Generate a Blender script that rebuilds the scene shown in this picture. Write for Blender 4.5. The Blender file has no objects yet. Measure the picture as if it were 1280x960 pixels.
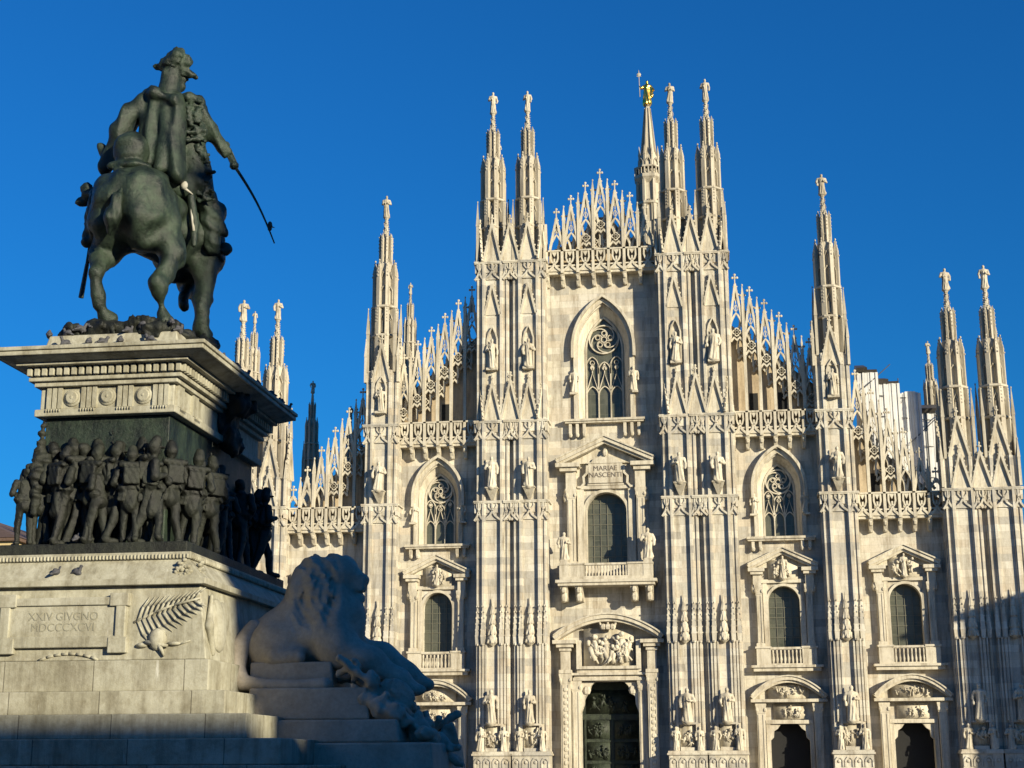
import bpy, math, random
import numpy as np
from mathutils import Matrix, Vector
rnd = random.Random(7)
R = math.radians
S = bpy.context.scene
COL = S.collection

# ------------------------------------------------------------------ camera
CAM_P, CAM_YAW, CAM_ROLL = 0.24592848, -0.13752113, -0.00377572
fw = Vector((math.sin(CAM_YAW)*math.cos(CAM_P), math.cos(CAM_YAW)*math.cos(CAM_P), math.sin(CAM_P)))
r0 = Vector((math.cos(CAM_YAW), -math.sin(CAM_YAW), 0)); u0 = r0.cross(fw)
rt = r0*math.cos(CAM_ROLL)+u0*math.sin(CAM_ROLL); up = -r0*math.sin(CAM_ROLL)+u0*math.cos(CAM_ROLL)
cam = bpy.data.cameras.new('camera'); camo = bpy.data.objects.new('camera', cam); COL.objects.link(camo)
cam.sensor_width = 36; cam.sensor_fit = 'HORIZONTAL'; cam.lens = 1900/1280*36
cam.clip_end = 6000; cam.clip_start = .1
camo.matrix_world = Matrix(((rt.x, up.x, -fw.x, 9.952), (rt.y, up.y, -fw.y, -130), (rt.z, up.z, -fw.z, 1.7), (0, 0, 0, 1)))
S.camera = camo

# ------------------------------------------------------------------ light
SUN_AZ, SUN_EL = 50.0, 14.0           # degrees right of the facade normal, above the horizon
w = bpy.data.worlds.new('World'); S.world = w; w.use_nodes = True
nt = w.node_tree; bg = nt.nodes['Background']
sky = nt.nodes.new('ShaderNodeTexSky'); sky.sky_type = 'NISHITA'; sky.sun_disc = False
sky.sun_elevation = R(SUN_EL); sky.sun_rotation = R(180-SUN_AZ)
sky.altitude = 3000; sky.air_density = 2.0; sky.dust_density = 0; sky.ozone_density = 10.0
tn = nt.nodes.new('ShaderNodeMix'); tn.data_type = 'RGBA'; tn.blend_type = 'MULTIPLY'; tn.inputs[0].default_value = 1   # the deep, clear winter blue
tn.inputs[7].default_value = (.30, .97, 1.20, 1); nt.links.new(sky.outputs[0], tn.inputs[6]); nt.links.new(tn.outputs[2], bg.inputs[0]); bg.inputs[1].default_value = 0.072
sd = Vector((math.sin(R(SUN_AZ))*math.cos(R(SUN_EL)), -math.cos(R(SUN_AZ))*math.cos(R(SUN_EL)), math.sin(R(SUN_EL))))
sl = bpy.data.lights.new('sun', 'SUN'); sl.energy = 5.0; sl.angle = R(.5); sl.color = (1, .895, .67)
so = bpy.data.objects.new('sun', sl); COL.objects.link(so); so.rotation_euler = sd.to_track_quat('Z', 'Y').to_euler()
S.view_settings.view_transform = 'Standard'; S.view_settings.look = 'None'; S.view_settings.exposure = 0.70
S.view_settings.gamma = 1; S.view_settings.use_curve_mapping = False

# ------------------------------------------------------------------ materials
class NT:
    def __init__(s, name):
        s.m = bpy.data.materials.new(name); s.m.use_nodes = True; s.t = s.m.node_tree; s.b = s.t.nodes['Principled BSDF']
    def n(s, typ, **kw):
        x = s.t.nodes.new(typ)
        for k, v in kw.items():
            if k.startswith('_'): setattr(x, k[1:], v)
            else: x.inputs[k.replace('__', ' ')].default_value = v
        return x
    def l(s, a, b): s.t.links.new(a, b)
    def mix(s, f, a, b, mode='MIX'):
        x = s.t.nodes.new('ShaderNodeMix'); x.data_type = 'RGBA'; x.blend_type = mode
        for sock, v in ((x.inputs[0], f), (x.inputs[6], a), (x.inputs[7], b)):
            if hasattr(v, 'links'): s.l(v, sock)
            else: sock.default_value = v if not isinstance(v, tuple) else (*v, 1)
        return x.outputs[2]
    def ramp(s, fac, *stops):
        x = s.t.nodes.new('ShaderNodeValToRGB'); s.l(fac, x.inputs[0]); e = x.color_ramp.elements
        while len(e) < len(stops): e.new(1)
        for q, (p, c) in zip(e, stops):
            q.position = p; q.color = (*c, 1) if isinstance(c, tuple) else (c, c, c, 1)
        return x.outputs[0]
    def noise(s, vec, scale, detail=5, rough=.6):
        x = s.n('ShaderNodeTexNoise', Scale=scale, Detail=detail, Roughness=rough); s.l(vec, x.inputs['Vector']); return x.outputs[0]
    def pos(s): return s.t.nodes.new('ShaderNodeNewGeometry').outputs['Position']
    def scaled(s, vec, sc):
        x = s.n('ShaderNodeMapping'); x.inputs['Scale'].default_value = sc; s.l(vec, x.inputs[0]); return x.outputs[0]
    def bump(s, h, dist, strength=1):
        x = s.n('ShaderNodeBump', Distance=dist, Strength=strength); s.l(h, x.inputs['Height']); s.l(x.outputs[0], s.b.inputs['Normal'])
    def wallvec(s):
        p = s.pos(); sp = s.t.nodes.new('ShaderNodeSeparateXYZ'); s.l(p, sp.inputs[0])
        ad = s.n('ShaderNodeMath', _operation='ADD'); s.l(sp.outputs[0], ad.inputs[0]); s.l(sp.outputs[1], ad.inputs[1])
        cb = s.t.nodes.new('ShaderNodeCombineXYZ'); s.l(ad.outputs[0], cb.inputs[0]); s.l(sp.outputs[2], cb.inputs[1]); return p, cb.outputs[0]
    def done(s, color, rough=.7, metal=0):
        if hasattr(color, 'links'): s.l(color, s.b.inputs['Base Color'])
        else: s.b.inputs['Base Color'].default_value = (*color, 1)
        if hasattr(rough, 'links'): s.l(rough, s.b.inputs['Roughness'])
        else: s.b.inputs['Roughness'].default_value = rough
        s.b.inputs['Metallic'].default_value = metal; return s.m

def marble(name, blocks, tint=(1, 1, 1), bw=1.7, bh=.62):
    t = NT(name); p, wv = t.wallvec()
    a, b, c = [tuple(x*y for x, y in zip(q, tint)) for q in ((.56, .515, .412), (.47, .425, .34), (.63, .595, .51))]
    n1 = t.noise(p, .35, 6); n2 = t.noise(t.scaled(p, (1.2, 1.2, .14)), 1.6, 6, .7); n3 = t.noise(p, 4.5, 6, .7)
    base = t.mix(t.ramp(n1, (.35, 0.), (.65, 1.)), a, b)
    if blocks:
        br = t.n('ShaderNodeTexBrick', Scale=1.0, _offset=.5); t.l(wv, br.inputs['Vector'])
        br.inputs['Color1'].default_value = (.0, .0, .0, 1); br.inputs['Color2'].default_value = (1, 1, 1, 1); br.inputs['Mortar'].default_value = (.5, .5, .5, 1)
        br.inputs['Mortar Size'].default_value = .012; br.inputs['Brick Width'].default_value = bw; br.inputs['Row Height'].default_value = bh; br.inputs['Bias'].default_value = -.1
        base = t.mix(t.ramp(br.outputs['Color'], (.05, (.40, .36, .30)), (.35, a), (.6, c), (.85, (.49, .42, .34)), (1., (.36, .34, .30))), base, a)
        base2 = t.mix(t.ramp(n3, (.3, 0.), (.7, 1.)), base, (.50, .46, .37)); 
        t2 = t.mix(.62, base2, t.ramp(br.outputs['Color'], (.05, (.32, .30, .265)), (.28, a), (.5, c), (.72, (.48, .41, .315)), (.88, b), (1., (.30, .285, .265))))
        base = t.mix(br.outputs['Fac'], t2, (.40, .35, .28))
    streak = t.ramp(n2, (.32, (.46, .42, .36)), (.54, (1., 1., 1.)))
    col = t.mix(.85, base, streak, 'MULTIPLY')
    col = t.mix(.5, col, t.ramp(n3, (.25, (.62, .58, .5)), (.55, (1, 1, 1))), 'MULTIPLY')
    t.bump(n3, .03, .5)
    return t.done(col, .68)
M_WALL = marble('candoglia marble blocks', True)
M_MARB = marble('candoglia marble carved', False, (1.03, 1.02, 1.0))
M_DARKST = marble('weathered roof marble', False, (.80, .70, .58))
M_OLD = marble('grey weathered spire marble', False, (.86, .84, .81))

def granite(name='warm grey pedestal granite', joints=False):
    t = NT(name); p = t.pos()
    n1 = t.noise(p, 1.3, 6); n2 = t.noise(t.scaled(p, (3, 3, .35)), 1.2, 6, .7); n3 = t.noise(p, 18, 6, .75); n4 = t.noise(p, 5, 8, .7)
    c = t.mix(t.ramp(n1, (.35, 0.), (.65, 1.)), (.37, .355, .27), (.445, .43, .345))
    c = t.mix(.75, c, t.ramp(n2, (.33, (.45, .42, .36)), (.55, (1, 1, 1))), 'MULTIPLY')
    c = t.mix(.6, c, t.ramp(n4, (.32, (.52, .47, .38)), (.55, (1, 1, 1))), 'MULTIPLY')
    c = t.mix(.5, c, t.ramp(n3, (.3, (.7, .68, .62)), (.6, (1, 1, 1))), 'MULTIPLY')
    n6 = t.noise(t.scaled(p, (9, 9, 1.1)), 1, 5, .65); n7 = t.noise(t.scaled(p, (7, 7, .5)), 1.3, 5, .65)
    c = t.mix(t.ramp(n7, (.58, 0.), (.72, .55)), c, (.16, .15, .115)); c = t.mix(t.ramp(n6, (.66, 0.), (.74, .55)), c, (.66, .65, .58))
    if joints:
        _, wv = t.wallvec(); br = t.n('ShaderNodeTexBrick', Scale=1.0, _offset=0); t.l(wv, br.inputs['Vector'])
        br.inputs['Color1'].default_value = (.86, .85, .82, 1); br.inputs['Color2'].default_value = (1, 1, 1, 1); br.inputs['Mortar'].default_value = (.35, .33, .3, 1)
        br.inputs['Mortar Size'].default_value = .008; br.inputs['Brick Width'].default_value = 1.43; br.inputs['Row Height'].default_value = 60
        c = t.mix(1.0, c, br.outputs['Color'], 'MULTIPLY')
    t.bump(n3, .012, .6); return t.done(c, .75)
M_GRAN = granite(); M_STEP = granite('jointed step granite', True)
def lionstone():
    t = NT('grey lion marble'); p = t.pos()
    n1 = t.noise(p, 2.2, 7); n3 = t.noise(p, 14, 6, .75)
    c = t.mix(t.ramp(n1, (.35, 0.), (.68, 1.)), (.35, .295, .22), (.47, .405, .315))
    c = t.mix(.6, c, t.ramp(n3, (.3, (.6, .6, .6)), (.6, (1, 1, 1))), 'MULTIPLY')
    t.bump(n3, .02, .6); return t.done(c, .7)
M_LION = lionstone()
def bronze(name, a, b, rough=.5):
    t = NT(name); p = t.pos()
    n1 = t.noise(t.scaled(p, (2, 2, .8)), 1.6, 7, .7); n3 = t.noise(p, 16, 6, .7)
    c = t.mix(t.ramp(n1, (.38, 0.), (.66, 1.)), a, b)
    c = t.mix(.5, c, t.ramp(n3, (.3, (.5, .5, .5)), (.65, (1.2, 1.2, 1.2))), 'MULTIPLY')
    n5 = t.noise(p, 6, 8, .75); t.bump(n5, .05, .6); return t.done(t.mix(.7, c, t.ramp(n5, (.35, (.35, .36, .33)), (.65, (1.3, 1.3, 1.25))), 'MULTIPLY'), t.ramp(n1, (.3, rough), (.7, rough+.25)), .15)
M_BRON = bronze('dark green bronze', (.008, .014, .010), (.036, .058, .036), .38)
M_BRON2 = bronze('sooty relief bronze', (.006, .007, .0055), (.026, .030, .021), .5)
M_DOOR = bronze('green bronze door', (.012, .017, .010), (.045, .058, .034), .5)
def plain(name, c, rough=.6, metal=0, var=.25, sc=6):
    t = NT(name); n = t.noise(t.pos(), sc, 5)
    return t.done(t.mix(t.ramp(n, (.3, 0.), (.7, 1.)), tuple(x*(1-var) for x in c), c), rough, metal)
M_GOLD = plain('gilded copper', (1.0, .62, .12), .28, 1, .12)
M_SHEET = plain('white scaffold sheeting', (.66, .65, .63), .8, 0, .2, .8)
M_ROOF = plain('dark sheet metal roofing', (.10, .09, .08), .5, .4, .3, 2)
M_STEEL = plain('steel tube', (.12, .12, .12), .5, .6)
M_PIG = plain('pigeon feathers', (.075, .075, .085), .75, 0, .6, 30)
M_PATCH = plain('dull off-white patch', (.45, .43, .36), .8)
M_VOID = plain('dark interior', (.012, .012, .012), .9)
M_LETT = plain('worn bronze lettering', (.30, .285, .21), .75, 0)
M_BAR = plain('window glazing bars', (.13, .125, .09), .7)
M_LETT2 = plain('dark incised lettering', (.16, .13, .10), .8)
M_OCHRE = plain('ochre plaster', (.55, .43, .22), .85, 0, .2, .5)
M_TILE = plain('brown roof tiles', (.13, .08, .055), .8, 0, .4, 3)
M_PALZ = plain('grey palazzo stone', (.32, .29, .25), .8, 0, .25, .4)
def glass():
    t = NT('leaded window glass'); p, wv = t.wallvec()
    br = t.n('ShaderNodeTexBrick', Scale=1.0, _offset=0.0); t.l(wv, br.inputs['Vector'])
    br.inputs['Color1'].default_value = (.035, .038, .026, 1); br.inputs['Color2'].default_value = (.08, .083, .058, 1); br.inputs['Mortar'].default_value = (.10, .10, .07, 1)
    br.inputs['Mortar Size'].default_value = .03; br.inputs['Brick Width'].default_value = .64; br.inputs['Row Height'].default_value = .95
    n = t.noise(p, 1.1, 5)
    c = t.mix(t.ramp(n, (.3, 0.), (.7, 1.)), br.outputs['Color'], (.095, .095, .07)); t.bump(n, .05, .4)
    return t.done(c, .3)
M_GLASS = glass()
def paving():
    t = NT('piazza paving slabs'); p = t.pos()
    br = t.n('ShaderNodeTexBrick', Scale=1.0); t.l(p, br.inputs['Vector'])
    br.inputs['Color1'].default_value = (.13, .125, .12, 1); br.inputs['Color2'].default_value = (.19, .18, .17, 1); br.inputs['Mortar'].default_value = (.10, .10, .095, 1)
    br.inputs['Mortar Size'].default_value = .012; br.inputs['Brick Width'].default_value = 1.2; br.inputs['Row Height'].default_value = .6
    c = t.mix(.5, br.outputs['Color'], t.ramp(t.noise(p, .6, 6), (.3, (.6, .6, .6)), (.6, (1, 1, 1))), 'MULTIPLY')
    return t.done(c, .7)
M_PAVE = paving()

# ------------------------------------------------------------------ mesh helpers
class MB:
    def __init__(s): s.v = []; s.f = []
    def add(s, vs, fs):
        o = len(s.v); s.v.extend(tuple(map(float, q)) for q in vs); s.f.extend([tuple(o+int(i) for i in q) for q in fs]); return s
    def box(s, x0, x1, y0, y1, z0, z1):
        if x0 > x1: x0, x1 = x1, x0
        return s.add([(x0, y0, z0), (x1, y0, z0), (x1, y1, z0), (x0, y1, z0), (x0, y0, z1), (x1, y0, z1), (x1, y1, z1), (x0, y1, z1)],
                     [(3, 2, 1, 0), (4, 5, 6, 7), (0, 1, 5, 4), (1, 2, 6, 5), (2, 3, 7, 6), (3, 0, 4, 7)])
    def cbox(s, x, hw, y0, y1, z0, z1): return s.box(x-hw, x+hw, y0, y1, z0, z1)
    def taper(s, x0, x1, y0, y1, z0, X0, X1, Y0, Y1, z1):
        return s.add([(x0, y0, z0), (x1, y0, z0), (x1, y1, z0), (x0, y1, z0), (X0, Y0, z1), (X1, Y0, z1), (X1, Y1, z1), (X0, Y1, z1)],
                     [(3, 2, 1, 0), (4, 5, 6, 7), (0, 1, 5, 4), (1, 2, 6, 5), (2, 3, 7, 6), (3, 0, 4, 7)])
    def prism(s, poly, y0, y1):
        n = len(poly); a = sum(poly[i][0]*poly[(i+1) % n][1]-poly[(i+1) % n][0]*poly[i][1] for i in range(n))
        if a < 0: poly = poly[::-1]
        vs = [(x, y0, z) for x, z in poly]+[(x, y1, z) for x, z in poly]
        fs = [tuple(range(n)), tuple(range(2*n-1, n-1, -1))]+[(i, i+n, (i+1) % n+n, (i+1) % n) for i in range(n)]
        return s.add(vs, fs)
    def path(s, pts, wd, y0, y1, closed=False):           # a strip of width wd following (x,z) points, between two depths
        n = len(pts); L = []; Q = []
        for i in range(n):
            if closed: a, b = pts[i-1], pts[(i+1) % n]
            else: a, b = pts[max(i-1, 0)], pts[min(i+1, n-1)]
            dx, dz = b[0]-a[0], b[1]-a[1]; l = math.hypot(dx, dz) or 1; nx, nz = -dz/l*wd/2, dx/l*wd/2
            L.append((pts[i][0]+nx, pts[i][1]+nz)); Q.append((pts[i][0]-nx, pts[i][1]-nz))
        vs = []
        for (a, b) in zip(L, Q): vs += [(a[0], y0, a[1]), (b[0], y0, b[1]), (b[0], y1, b[1]), (a[0], y1, a[1])]
        fs = []
        for i in range(n if closed else n-1):
            j = (i+1) % n
            for k in range(4): fs.append((4*i+k, 4*i+(k+1) % 4, 4*j+(k+1) % 4, 4*j+k))
        if not closed: fs += [(3, 2, 1, 0), (4*n-4, 4*n-3, 4*n-2, 4*n-1)]
        return s.add(vs, fs)
    def lathe(s, prof, cx=0, cy=0, n=8, a0=0, z0=0):
        vs = []; m = len(prof)
        for r, z in prof:
            for k in range(n):
                a = a0+2*math.pi*k/n; vs.append((cx+r*math.cos(a), cy+r*math.sin(a), z0+z))
        fs = [(i*n+k, i*n+(k+1) % n, (i+1)*n+(k+1) % n, (i+1)*n+k) for i in range(m-1) for k in range(n)]
        fs += [tuple(range(n-1, -1, -1)), tuple(range((m-1)*n, m*n))]
        return s.add(vs, fs)
    def bar(s, a, b, r0_, r1_=None, n=6):
        a, b = Vector(a), Vector(b); r1_ = r0_ if r1_ is None else r1_; q = (b-a).to_track_quat('Z', 'Y')
        vs = []
        for p, r in ((a, r0_), (b, r1_)):
            for k in range(n):
                t = 2*math.pi*k/n; vs.append(p+q @ Vector((r*math.cos(t), r*math.sin(t), 0)))
        fs = [(k, (k+1) % n, n+(k+1) % n, n+k) for k in range(n)]+[tuple(range(n-1, -1, -1)), tuple(range(n, 2*n))]
        return s.add(vs, fs)
    def blob(s, c, r, n=6, m=4):
        vs = [(c[0], c[1], c[2]-r[2])]
        for i in range(1, m):
            t = -math.pi/2+math.pi*i/m
            for k in range(n):
                a = 2*math.pi*k/n; vs.append((c[0]+r[0]*math.cos(t)*math.cos(a), c[1]+r[1]*math.cos(t)*math.sin(a), c[2]+r[2]*math.sin(t)))
        vs.append((c[0], c[1], c[2]+r[2])); e = len(vs)-1
        fs = [(0, 1+(k+1) % n, 1+k) for k in range(n)]
        for i in range(m-2): fs += [(1+i*n+k, 1+i*n+(k+1) % n, 1+(i+1)*n+(k+1) % n, 1+(i+1)*n+k) for k in range(n)]
        fs += [(1+(m-2)*n+k, 1+(m-2)*n+(k+1) % n, e) for k in range(n)]
        return s.add(vs, fs)
    def put(s, o, M):                                     # merge another builder, transformed
        fl = M.determinant() < 0
        return s.add([M @ Vector(q) for q in o.v], [q[::-1] for q in o.f] if fl else o.f)
    def mesh(s, name, mat, smooth=False):
        me = bpy.data.meshes.new(name); me.from_pydata(s.v, [], s.f); me.materials.append(mat)
        if smooth: me.polygons.foreach_set('use_smooth', [True]*len(me.polygons))
        me.update(); return me

def obj(name, data, parent=None, loc=(0, 0, 0), rotz=0, sc=None, label=None):
    o = bpy.data.objects.new(name, data); COL.objects.link(o); o.parent = parent; o.location = loc; o.rotation_euler = (0, 0, rotz)
    if sc is not None: o.scale = sc if isinstance(sc, tuple) else (sc, sc, sc)
    if label: o['label'] = label
    return o
def thing(name, label, cat, data=None, loc=(0, 0, 0), rotz=0, group=None, kind=None):
    o = obj(name, data, None, loc, rotz)
    if kind: o['kind'] = kind
    else: o['label'] = label; o['category'] = cat
    if group: o['group'] = group
    return o
def bevel(o, wd=.015, seg=2):
    m = o.modifiers.new('bevel', 'BEVEL'); m.width = wd; m.segments = seg; m.limit_method = 'ANGLE'; m.angle_limit = R(40); return o

# signed-distance sculpting: round cones and ellipsoids blended, meshed with surface nets
class SDF:
    def __init__(s, k=.05): s.p = []; s.k = k
    def cone(s, a, b, r1, r2=None, k=None): s.p.append(('c', np.array(a, float), np.array(b, float), r1, r1 if r2 is None else r2, s.k if k is None else k)); return s
    def chain(s, pts, rs, k=None):
        for i in range(len(pts)-1): s.cone(pts[i], pts[i+1], rs[i], rs[i+1], k)
        return s
    def ell(s, c, r, k=None, rot=None): s.p.append(('e', np.array(c, float), np.array(r, float), rot, 0, s.k if k is None else k)); return s
    def box(s, c, h, r=.02, k=None): s.p.append(('b', np.array(c, float), np.array(h, float), r, 0, s.k if k is None else k)); return s
    def mesh(s, name, mat, cell, disp=None):
        lo = np.full(3, 1e9); hi = -lo
        for q in s.p:
            if q[0] == 'c':
                for c, r in ((q[1], q[3]), (q[2], q[4])): lo = np.minimum(lo, c-r); hi = np.maximum(hi, c+r)
            else:
                m = max(q[2]) if q[0] == 'e' and q[3] is not None else q[2]; lo = np.minimum(lo, q[1]-m); hi = np.maximum(hi, q[1]+m)
        pad = cell*4+s.k; lo -= pad; hi += pad
        n = np.ceil((hi-lo)/cell).astype(int)+1
        ax = [lo[i]+cell*np.arange(n[i]) for i in range(3)]
        D = np.full(n, 9., np.float32)
        for q in s.p:
            k = q[5]; mg = k+4*cell
            if q[0] == 'c': a = np.minimum(q[1]-q[3], q[2]-q[4])-mg; b = np.maximum(q[1]+q[3], q[2]+q[4])+mg
            else:
                m = max(q[2]) if q[0] == 'e' and q[3] is not None else q[2]; a = q[1]-m-mg; b = q[1]+m+mg
            i0 = np.clip(((a-lo)/cell).astype(int), 0, n-1); i1 = np.clip(((b-lo)/cell).astype(int)+2, 1, n)
            sl_ = tuple(slice(i0[i], i1[i]) for i in range(3))
            X, Y, Z = np.meshgrid(*[ax[i][sl_[i]] for i in range(3)], indexing='ij')
            P = np.stack([X, Y, Z], -1)
            if q[0] == 'c':
                ba = q[2]-q[1]; l2 = max(ba @ ba, 1e-9); t = np.clip(((P-q[1]) @ ba)/l2, 0, 1)
                d = np.linalg.norm(P-q[1]-t[..., None]*ba, axis=-1)-(q[3]+(q[4]-q[3])*t)
            elif q[0] == 'b':
                v = np.abs(P-q[1])-q[2]+q[3]; d = np.linalg.norm(np.maximum(v, 0), axis=-1)+np.minimum(v.max(-1), 0)-q[3]
            else:
                v = P-q[1]
                if q[3] is not None: v = v @ np.array(Matrix.Rotation(q[3][0], 3, q[3][1]))
                k0 = np.linalg.norm(v/q[2], axis=-1); k1 = np.linalg.norm(v/(q[2]**2), axis=-1); d = k0*(k0-1)/np.maximum(k1, 1e-6)
            o = D[sl_]
            if k > 0:
                h = np.clip(.5+.5*(o-d)/k, 0, 1); D[sl_] = d*h+o*(1-h)-k*h*(1-h)
            else: D[sl_] = np.minimum(o, d)
        if disp is not None:
            X, Y, Z = np.meshgrid(*ax, indexing='ij'); D = D+disp(X, Y, Z).astype(np.float32)
        return nets(D, lo, cell, name, mat)
def nets(D, lo, cell, name, mat):
    n = np.array(D.shape); c = n-1; neg = D < 0
    acc = np.zeros((*c, 3)); cnt = np.zeros(c)
    for axn in range(3):
        o1, o2 = [i for i in range(3) if i != axn]
        for da in (0, 1):
            for db in (0, 1):
                s0 = [None]*3; s1 = [None]*3
                s0[axn] = slice(0, c[axn]); s1[axn] = slice(1, n[axn])
                for o, dd in ((o1, da), (o2, db)): s0[o] = s1[o] = slice(dd, dd+c[o])
                a = D[tuple(s0)]; b = D[tuple(s1)]; cr = neg[tuple(s0)] != neg[tuple(s1)]
                t = np.where(cr, a/np.where(cr, a-b, 1), 0)
                off = np.zeros((*c, 3)); off[..., axn] = t; off[..., o1] = da; off[..., o2] = db
                acc += off*cr[..., None]; cnt += cr
    ins = cnt > 0; idx = np.full(c, -1); idx[ins] = np.arange(ins.sum())
    g = np.argwhere(ins); V = lo+cell*(g+acc[ins]/cnt[ins][:, None])
    F = []
    for axn in range(3):
        o1, o2 = (axn+1) % 3, (axn+2) % 3
        s0 = [None]*3; s1 = [None]*3; s0[axn] = slice(0, c[axn]); s1[axn] = slice(1, n[axn])
        for o in (o1, o2): s0[o] = s1[o] = slice(1, c[o])
        A = neg[tuple(s0)]; B = neg[tuple(s1)]
        e = np.argwhere(A != B); fl = A[A != B]
        e = e.copy(); e[:, o1] += 1; e[:, o2] += 1
        def at(d1, d2):
            q = e.copy(); q[:, o1] -= d1; q[:, o2] -= d2; return idx[q[:, 0], q[:, 1], q[:, 2]]
        quad = np.stack([at(1, 1), at(0, 1), at(0, 0), at(1, 0)], 1)
        quad[~fl] = quad[~fl][:, ::-1]; F.append(quad)
    F = np.concatenate(F)
    me = bpy.data.meshes.new(name); me.from_pydata(V.tolist(), [], F.tolist()); me.materials.append(mat)
    me.polygons.foreach_set('use_smooth', [True]*len(me.polygons)); me.update(); return me
def wob(seed, freq, amp, n=6, oct_=2):
    r = np.random.RandomState(seed); K = r.randn(n*oct_, 3); ph = r.rand(n*oct_)*6.28
    def f(X, Y, Z):
        o = 0
        for i in range(n*oct_):
            fr = freq*(1 if i < n else 2.3); a = amp*(1 if i < n else .5)/math.sqrt(n)
            o = o+a*np.sin(fr*(K[i, 0]*X+K[i, 1]*Y+K[i, 2]*Z)+ph[i])
        return o
    return f

# ------------------------------------------------------------------ the setting
g = MB().add([(-3000, -3000, 0), (3000, -3000, 0), (3000, 3000, 0), (-3000, 3000, 0)], [(0, 1, 2, 3)])
thing('plaza_ground', None, None, g.mesh('plaza_ground', M_PAVE), kind='structure')

# ------------------------------------------------------------------ the cathedral
# small draped figures used on niches, consoles and spires (height 1, feet at z = 0, facing -y)
def figure(seed):
    r = random.Random(seed); f = SDF(.03); lean = r.uniform(-.03, .03)
    f.cone((0, 0, .03), (lean, 0, .5), .135, .105).cone((lean, 0, .5), (lean*.5, .01, .74), .10, .115)
    f.ell((lean*.5, 0, .76), (.165, .09, .07)); f.cone((lean*.4, -.005, .8), (0, -.02, .9), .045, .04, .015)
    f.ell((0, -.02, .925), (.055, .062, .075), .012)
    for sx in (-1, 1):
        sh = (sx*.14+lean*.5, 0, .77); m = r.choice(['bent', 'down', 'bent', 'up' if sx > 0 else 'bent', 'down'])
        if m == 'bent': pts = [sh, (sx*.19, -.02, .6), (sx*.05, -.14, .62)]
        elif m == 'down': pts = [sh, (sx*.19, 0, .6), (sx*.17, -.06, .44)]
        elif m == 'out': pts = [sh, (sx*.23, -.03, .64), (sx*.26, -.13, .72)]
        else: pts = [sh, (sx*.2, -.05, .7), (sx*.17, -.12, .9)]
        f.chain(pts, [.05, .042, .032], .02)
    f.cone((r.choice([-1, 1])*.1, -.07, .05), (.02, -.07, .45), .06, .05)
    f.ell((0, 0, .0), (.16, .14, .045), .01)
    ph = r.uniform(0, 6)
    return f.mesh('figure', M_MARB, .024, lambda X, Y, Z: .014*np.sin(9*np.arctan2(Y, X-lean)+ph+7*Z)*(Z < .72)*(Z > .03))
FIG = [figure(i) for i in (3, 5, 8, 12, 21, 34, 40, 47, 55)]
def fig(parent, x, y, z, h, name='statue', k=None, rz=0, mat=None):
    o = obj(name, FIG[rnd.randrange(9) if k is None else k], parent, (x, y, z), rz+rnd.uniform(-.25, .25), (h*rnd.choice((-1, 1))*rnd.uniform(.9, 1.12), h, h*rnd.uniform(.93, 1.04)))
    if mat or 'spire' in name: o.material_slots[0].link = 'OBJECT'; o.material_slots[0].material = mat or M_OLD
    return o

# a carved relief of many small rounded figures on a w x h panel, standing proud towards -y
def relief(wd, h, n, depth, seed, mat=None, name='relief'):
    r = random.Random(seed); b = MB().box(-wd/2, wd/2, -.02, .1, 0, h)
    for i in range(n):
        x = r.uniform(-wd/2+.12*wd, wd/2-.12*wd); z0 = r.uniform(.05*h, .45*h); hh = r.uniform(.3, .5)*h; t = r.uniform(-.7, .7)
        s_ = hh*.16
        b.bar((x, -.3*depth, z0), (x+t*hh*.5, -.6*depth, min(z0+hh*.7, h*.9)), s_*1.1, s_, 5)
        b.blob((x+t*hh*.6, -.7*depth, min(z0+hh*.95, h*.93)), (s_*.9, s_*.9, s_), 6, 4)
        for q in range(3):
            b.bar((x+t*hh*.3, -.5*depth, z0+hh*.4), (x+r.uniform(-.5, .5)*hh, -r.uniform(.2, .9)*depth, max(.04*h, z0+r.uniform(-.3, .8)*hh)), s_*.6, s_*.4, 5)
    return b.mesh(name, mat or M_MARB, True)

def ogee(x0, x1, z, h):                                     # a curtain arch rising from two ribs to a point
    c = (x0+x1)/2; hw = (x1-x0)/2
    L = [(x0, z), (x0+.18*hw, z+.12*h), (x0+.45*hw, z+.30*h), (x0+.72*hw, z+.52*h), (x0+.9*hw, z+.8*h), (c, z+h)]
    return L+[(2*c-x, q) for x, q in L[-2::-1]]
def band(b, xs, zt, y0=.03, y1=.32, lo=1.75):              # a horizontal band of curtain tracery below a ledge
    a, e = xs[0], xs[-1]
    b.box(a-.06, e+.06, y0-.06, y1+.1, zt-.13, zt).box(a-.03, e+.03, y0-.02, y1+.1, zt-.24, zt-.131)
    b.box(a, e, y0+.17, y1+.1, zt-1.05, zt-.241)
    for x0, x1 in zip(xs, xs[1:]):
        c = (x0+x1)/2; hw = (x1-x0)/2
        b.path(ogee(x0, x1, zt-lo, .85), .16, y0, y1)
        b.path([(c, zt-lo+.83), (c, zt-.2)], .14, y0, y1)
        for s_ in (-1, 1): b.path([(c, zt-.85), (c+s_*hw*.25, zt-.72), (c+s_*hw*.45, zt-.5), (c+s_*hw*.42, zt-.2)], .11, y0+.05, y1)
        b.prism([(c-hw*.42, zt-.2), (c+hw*.42, zt-.2), (c, zt-.85)], y0+.11, y1)
        b.prism(ogee(x0+.1, x1-.1, zt-lo+.05, .7), y0+.14, y1+.05)
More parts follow.
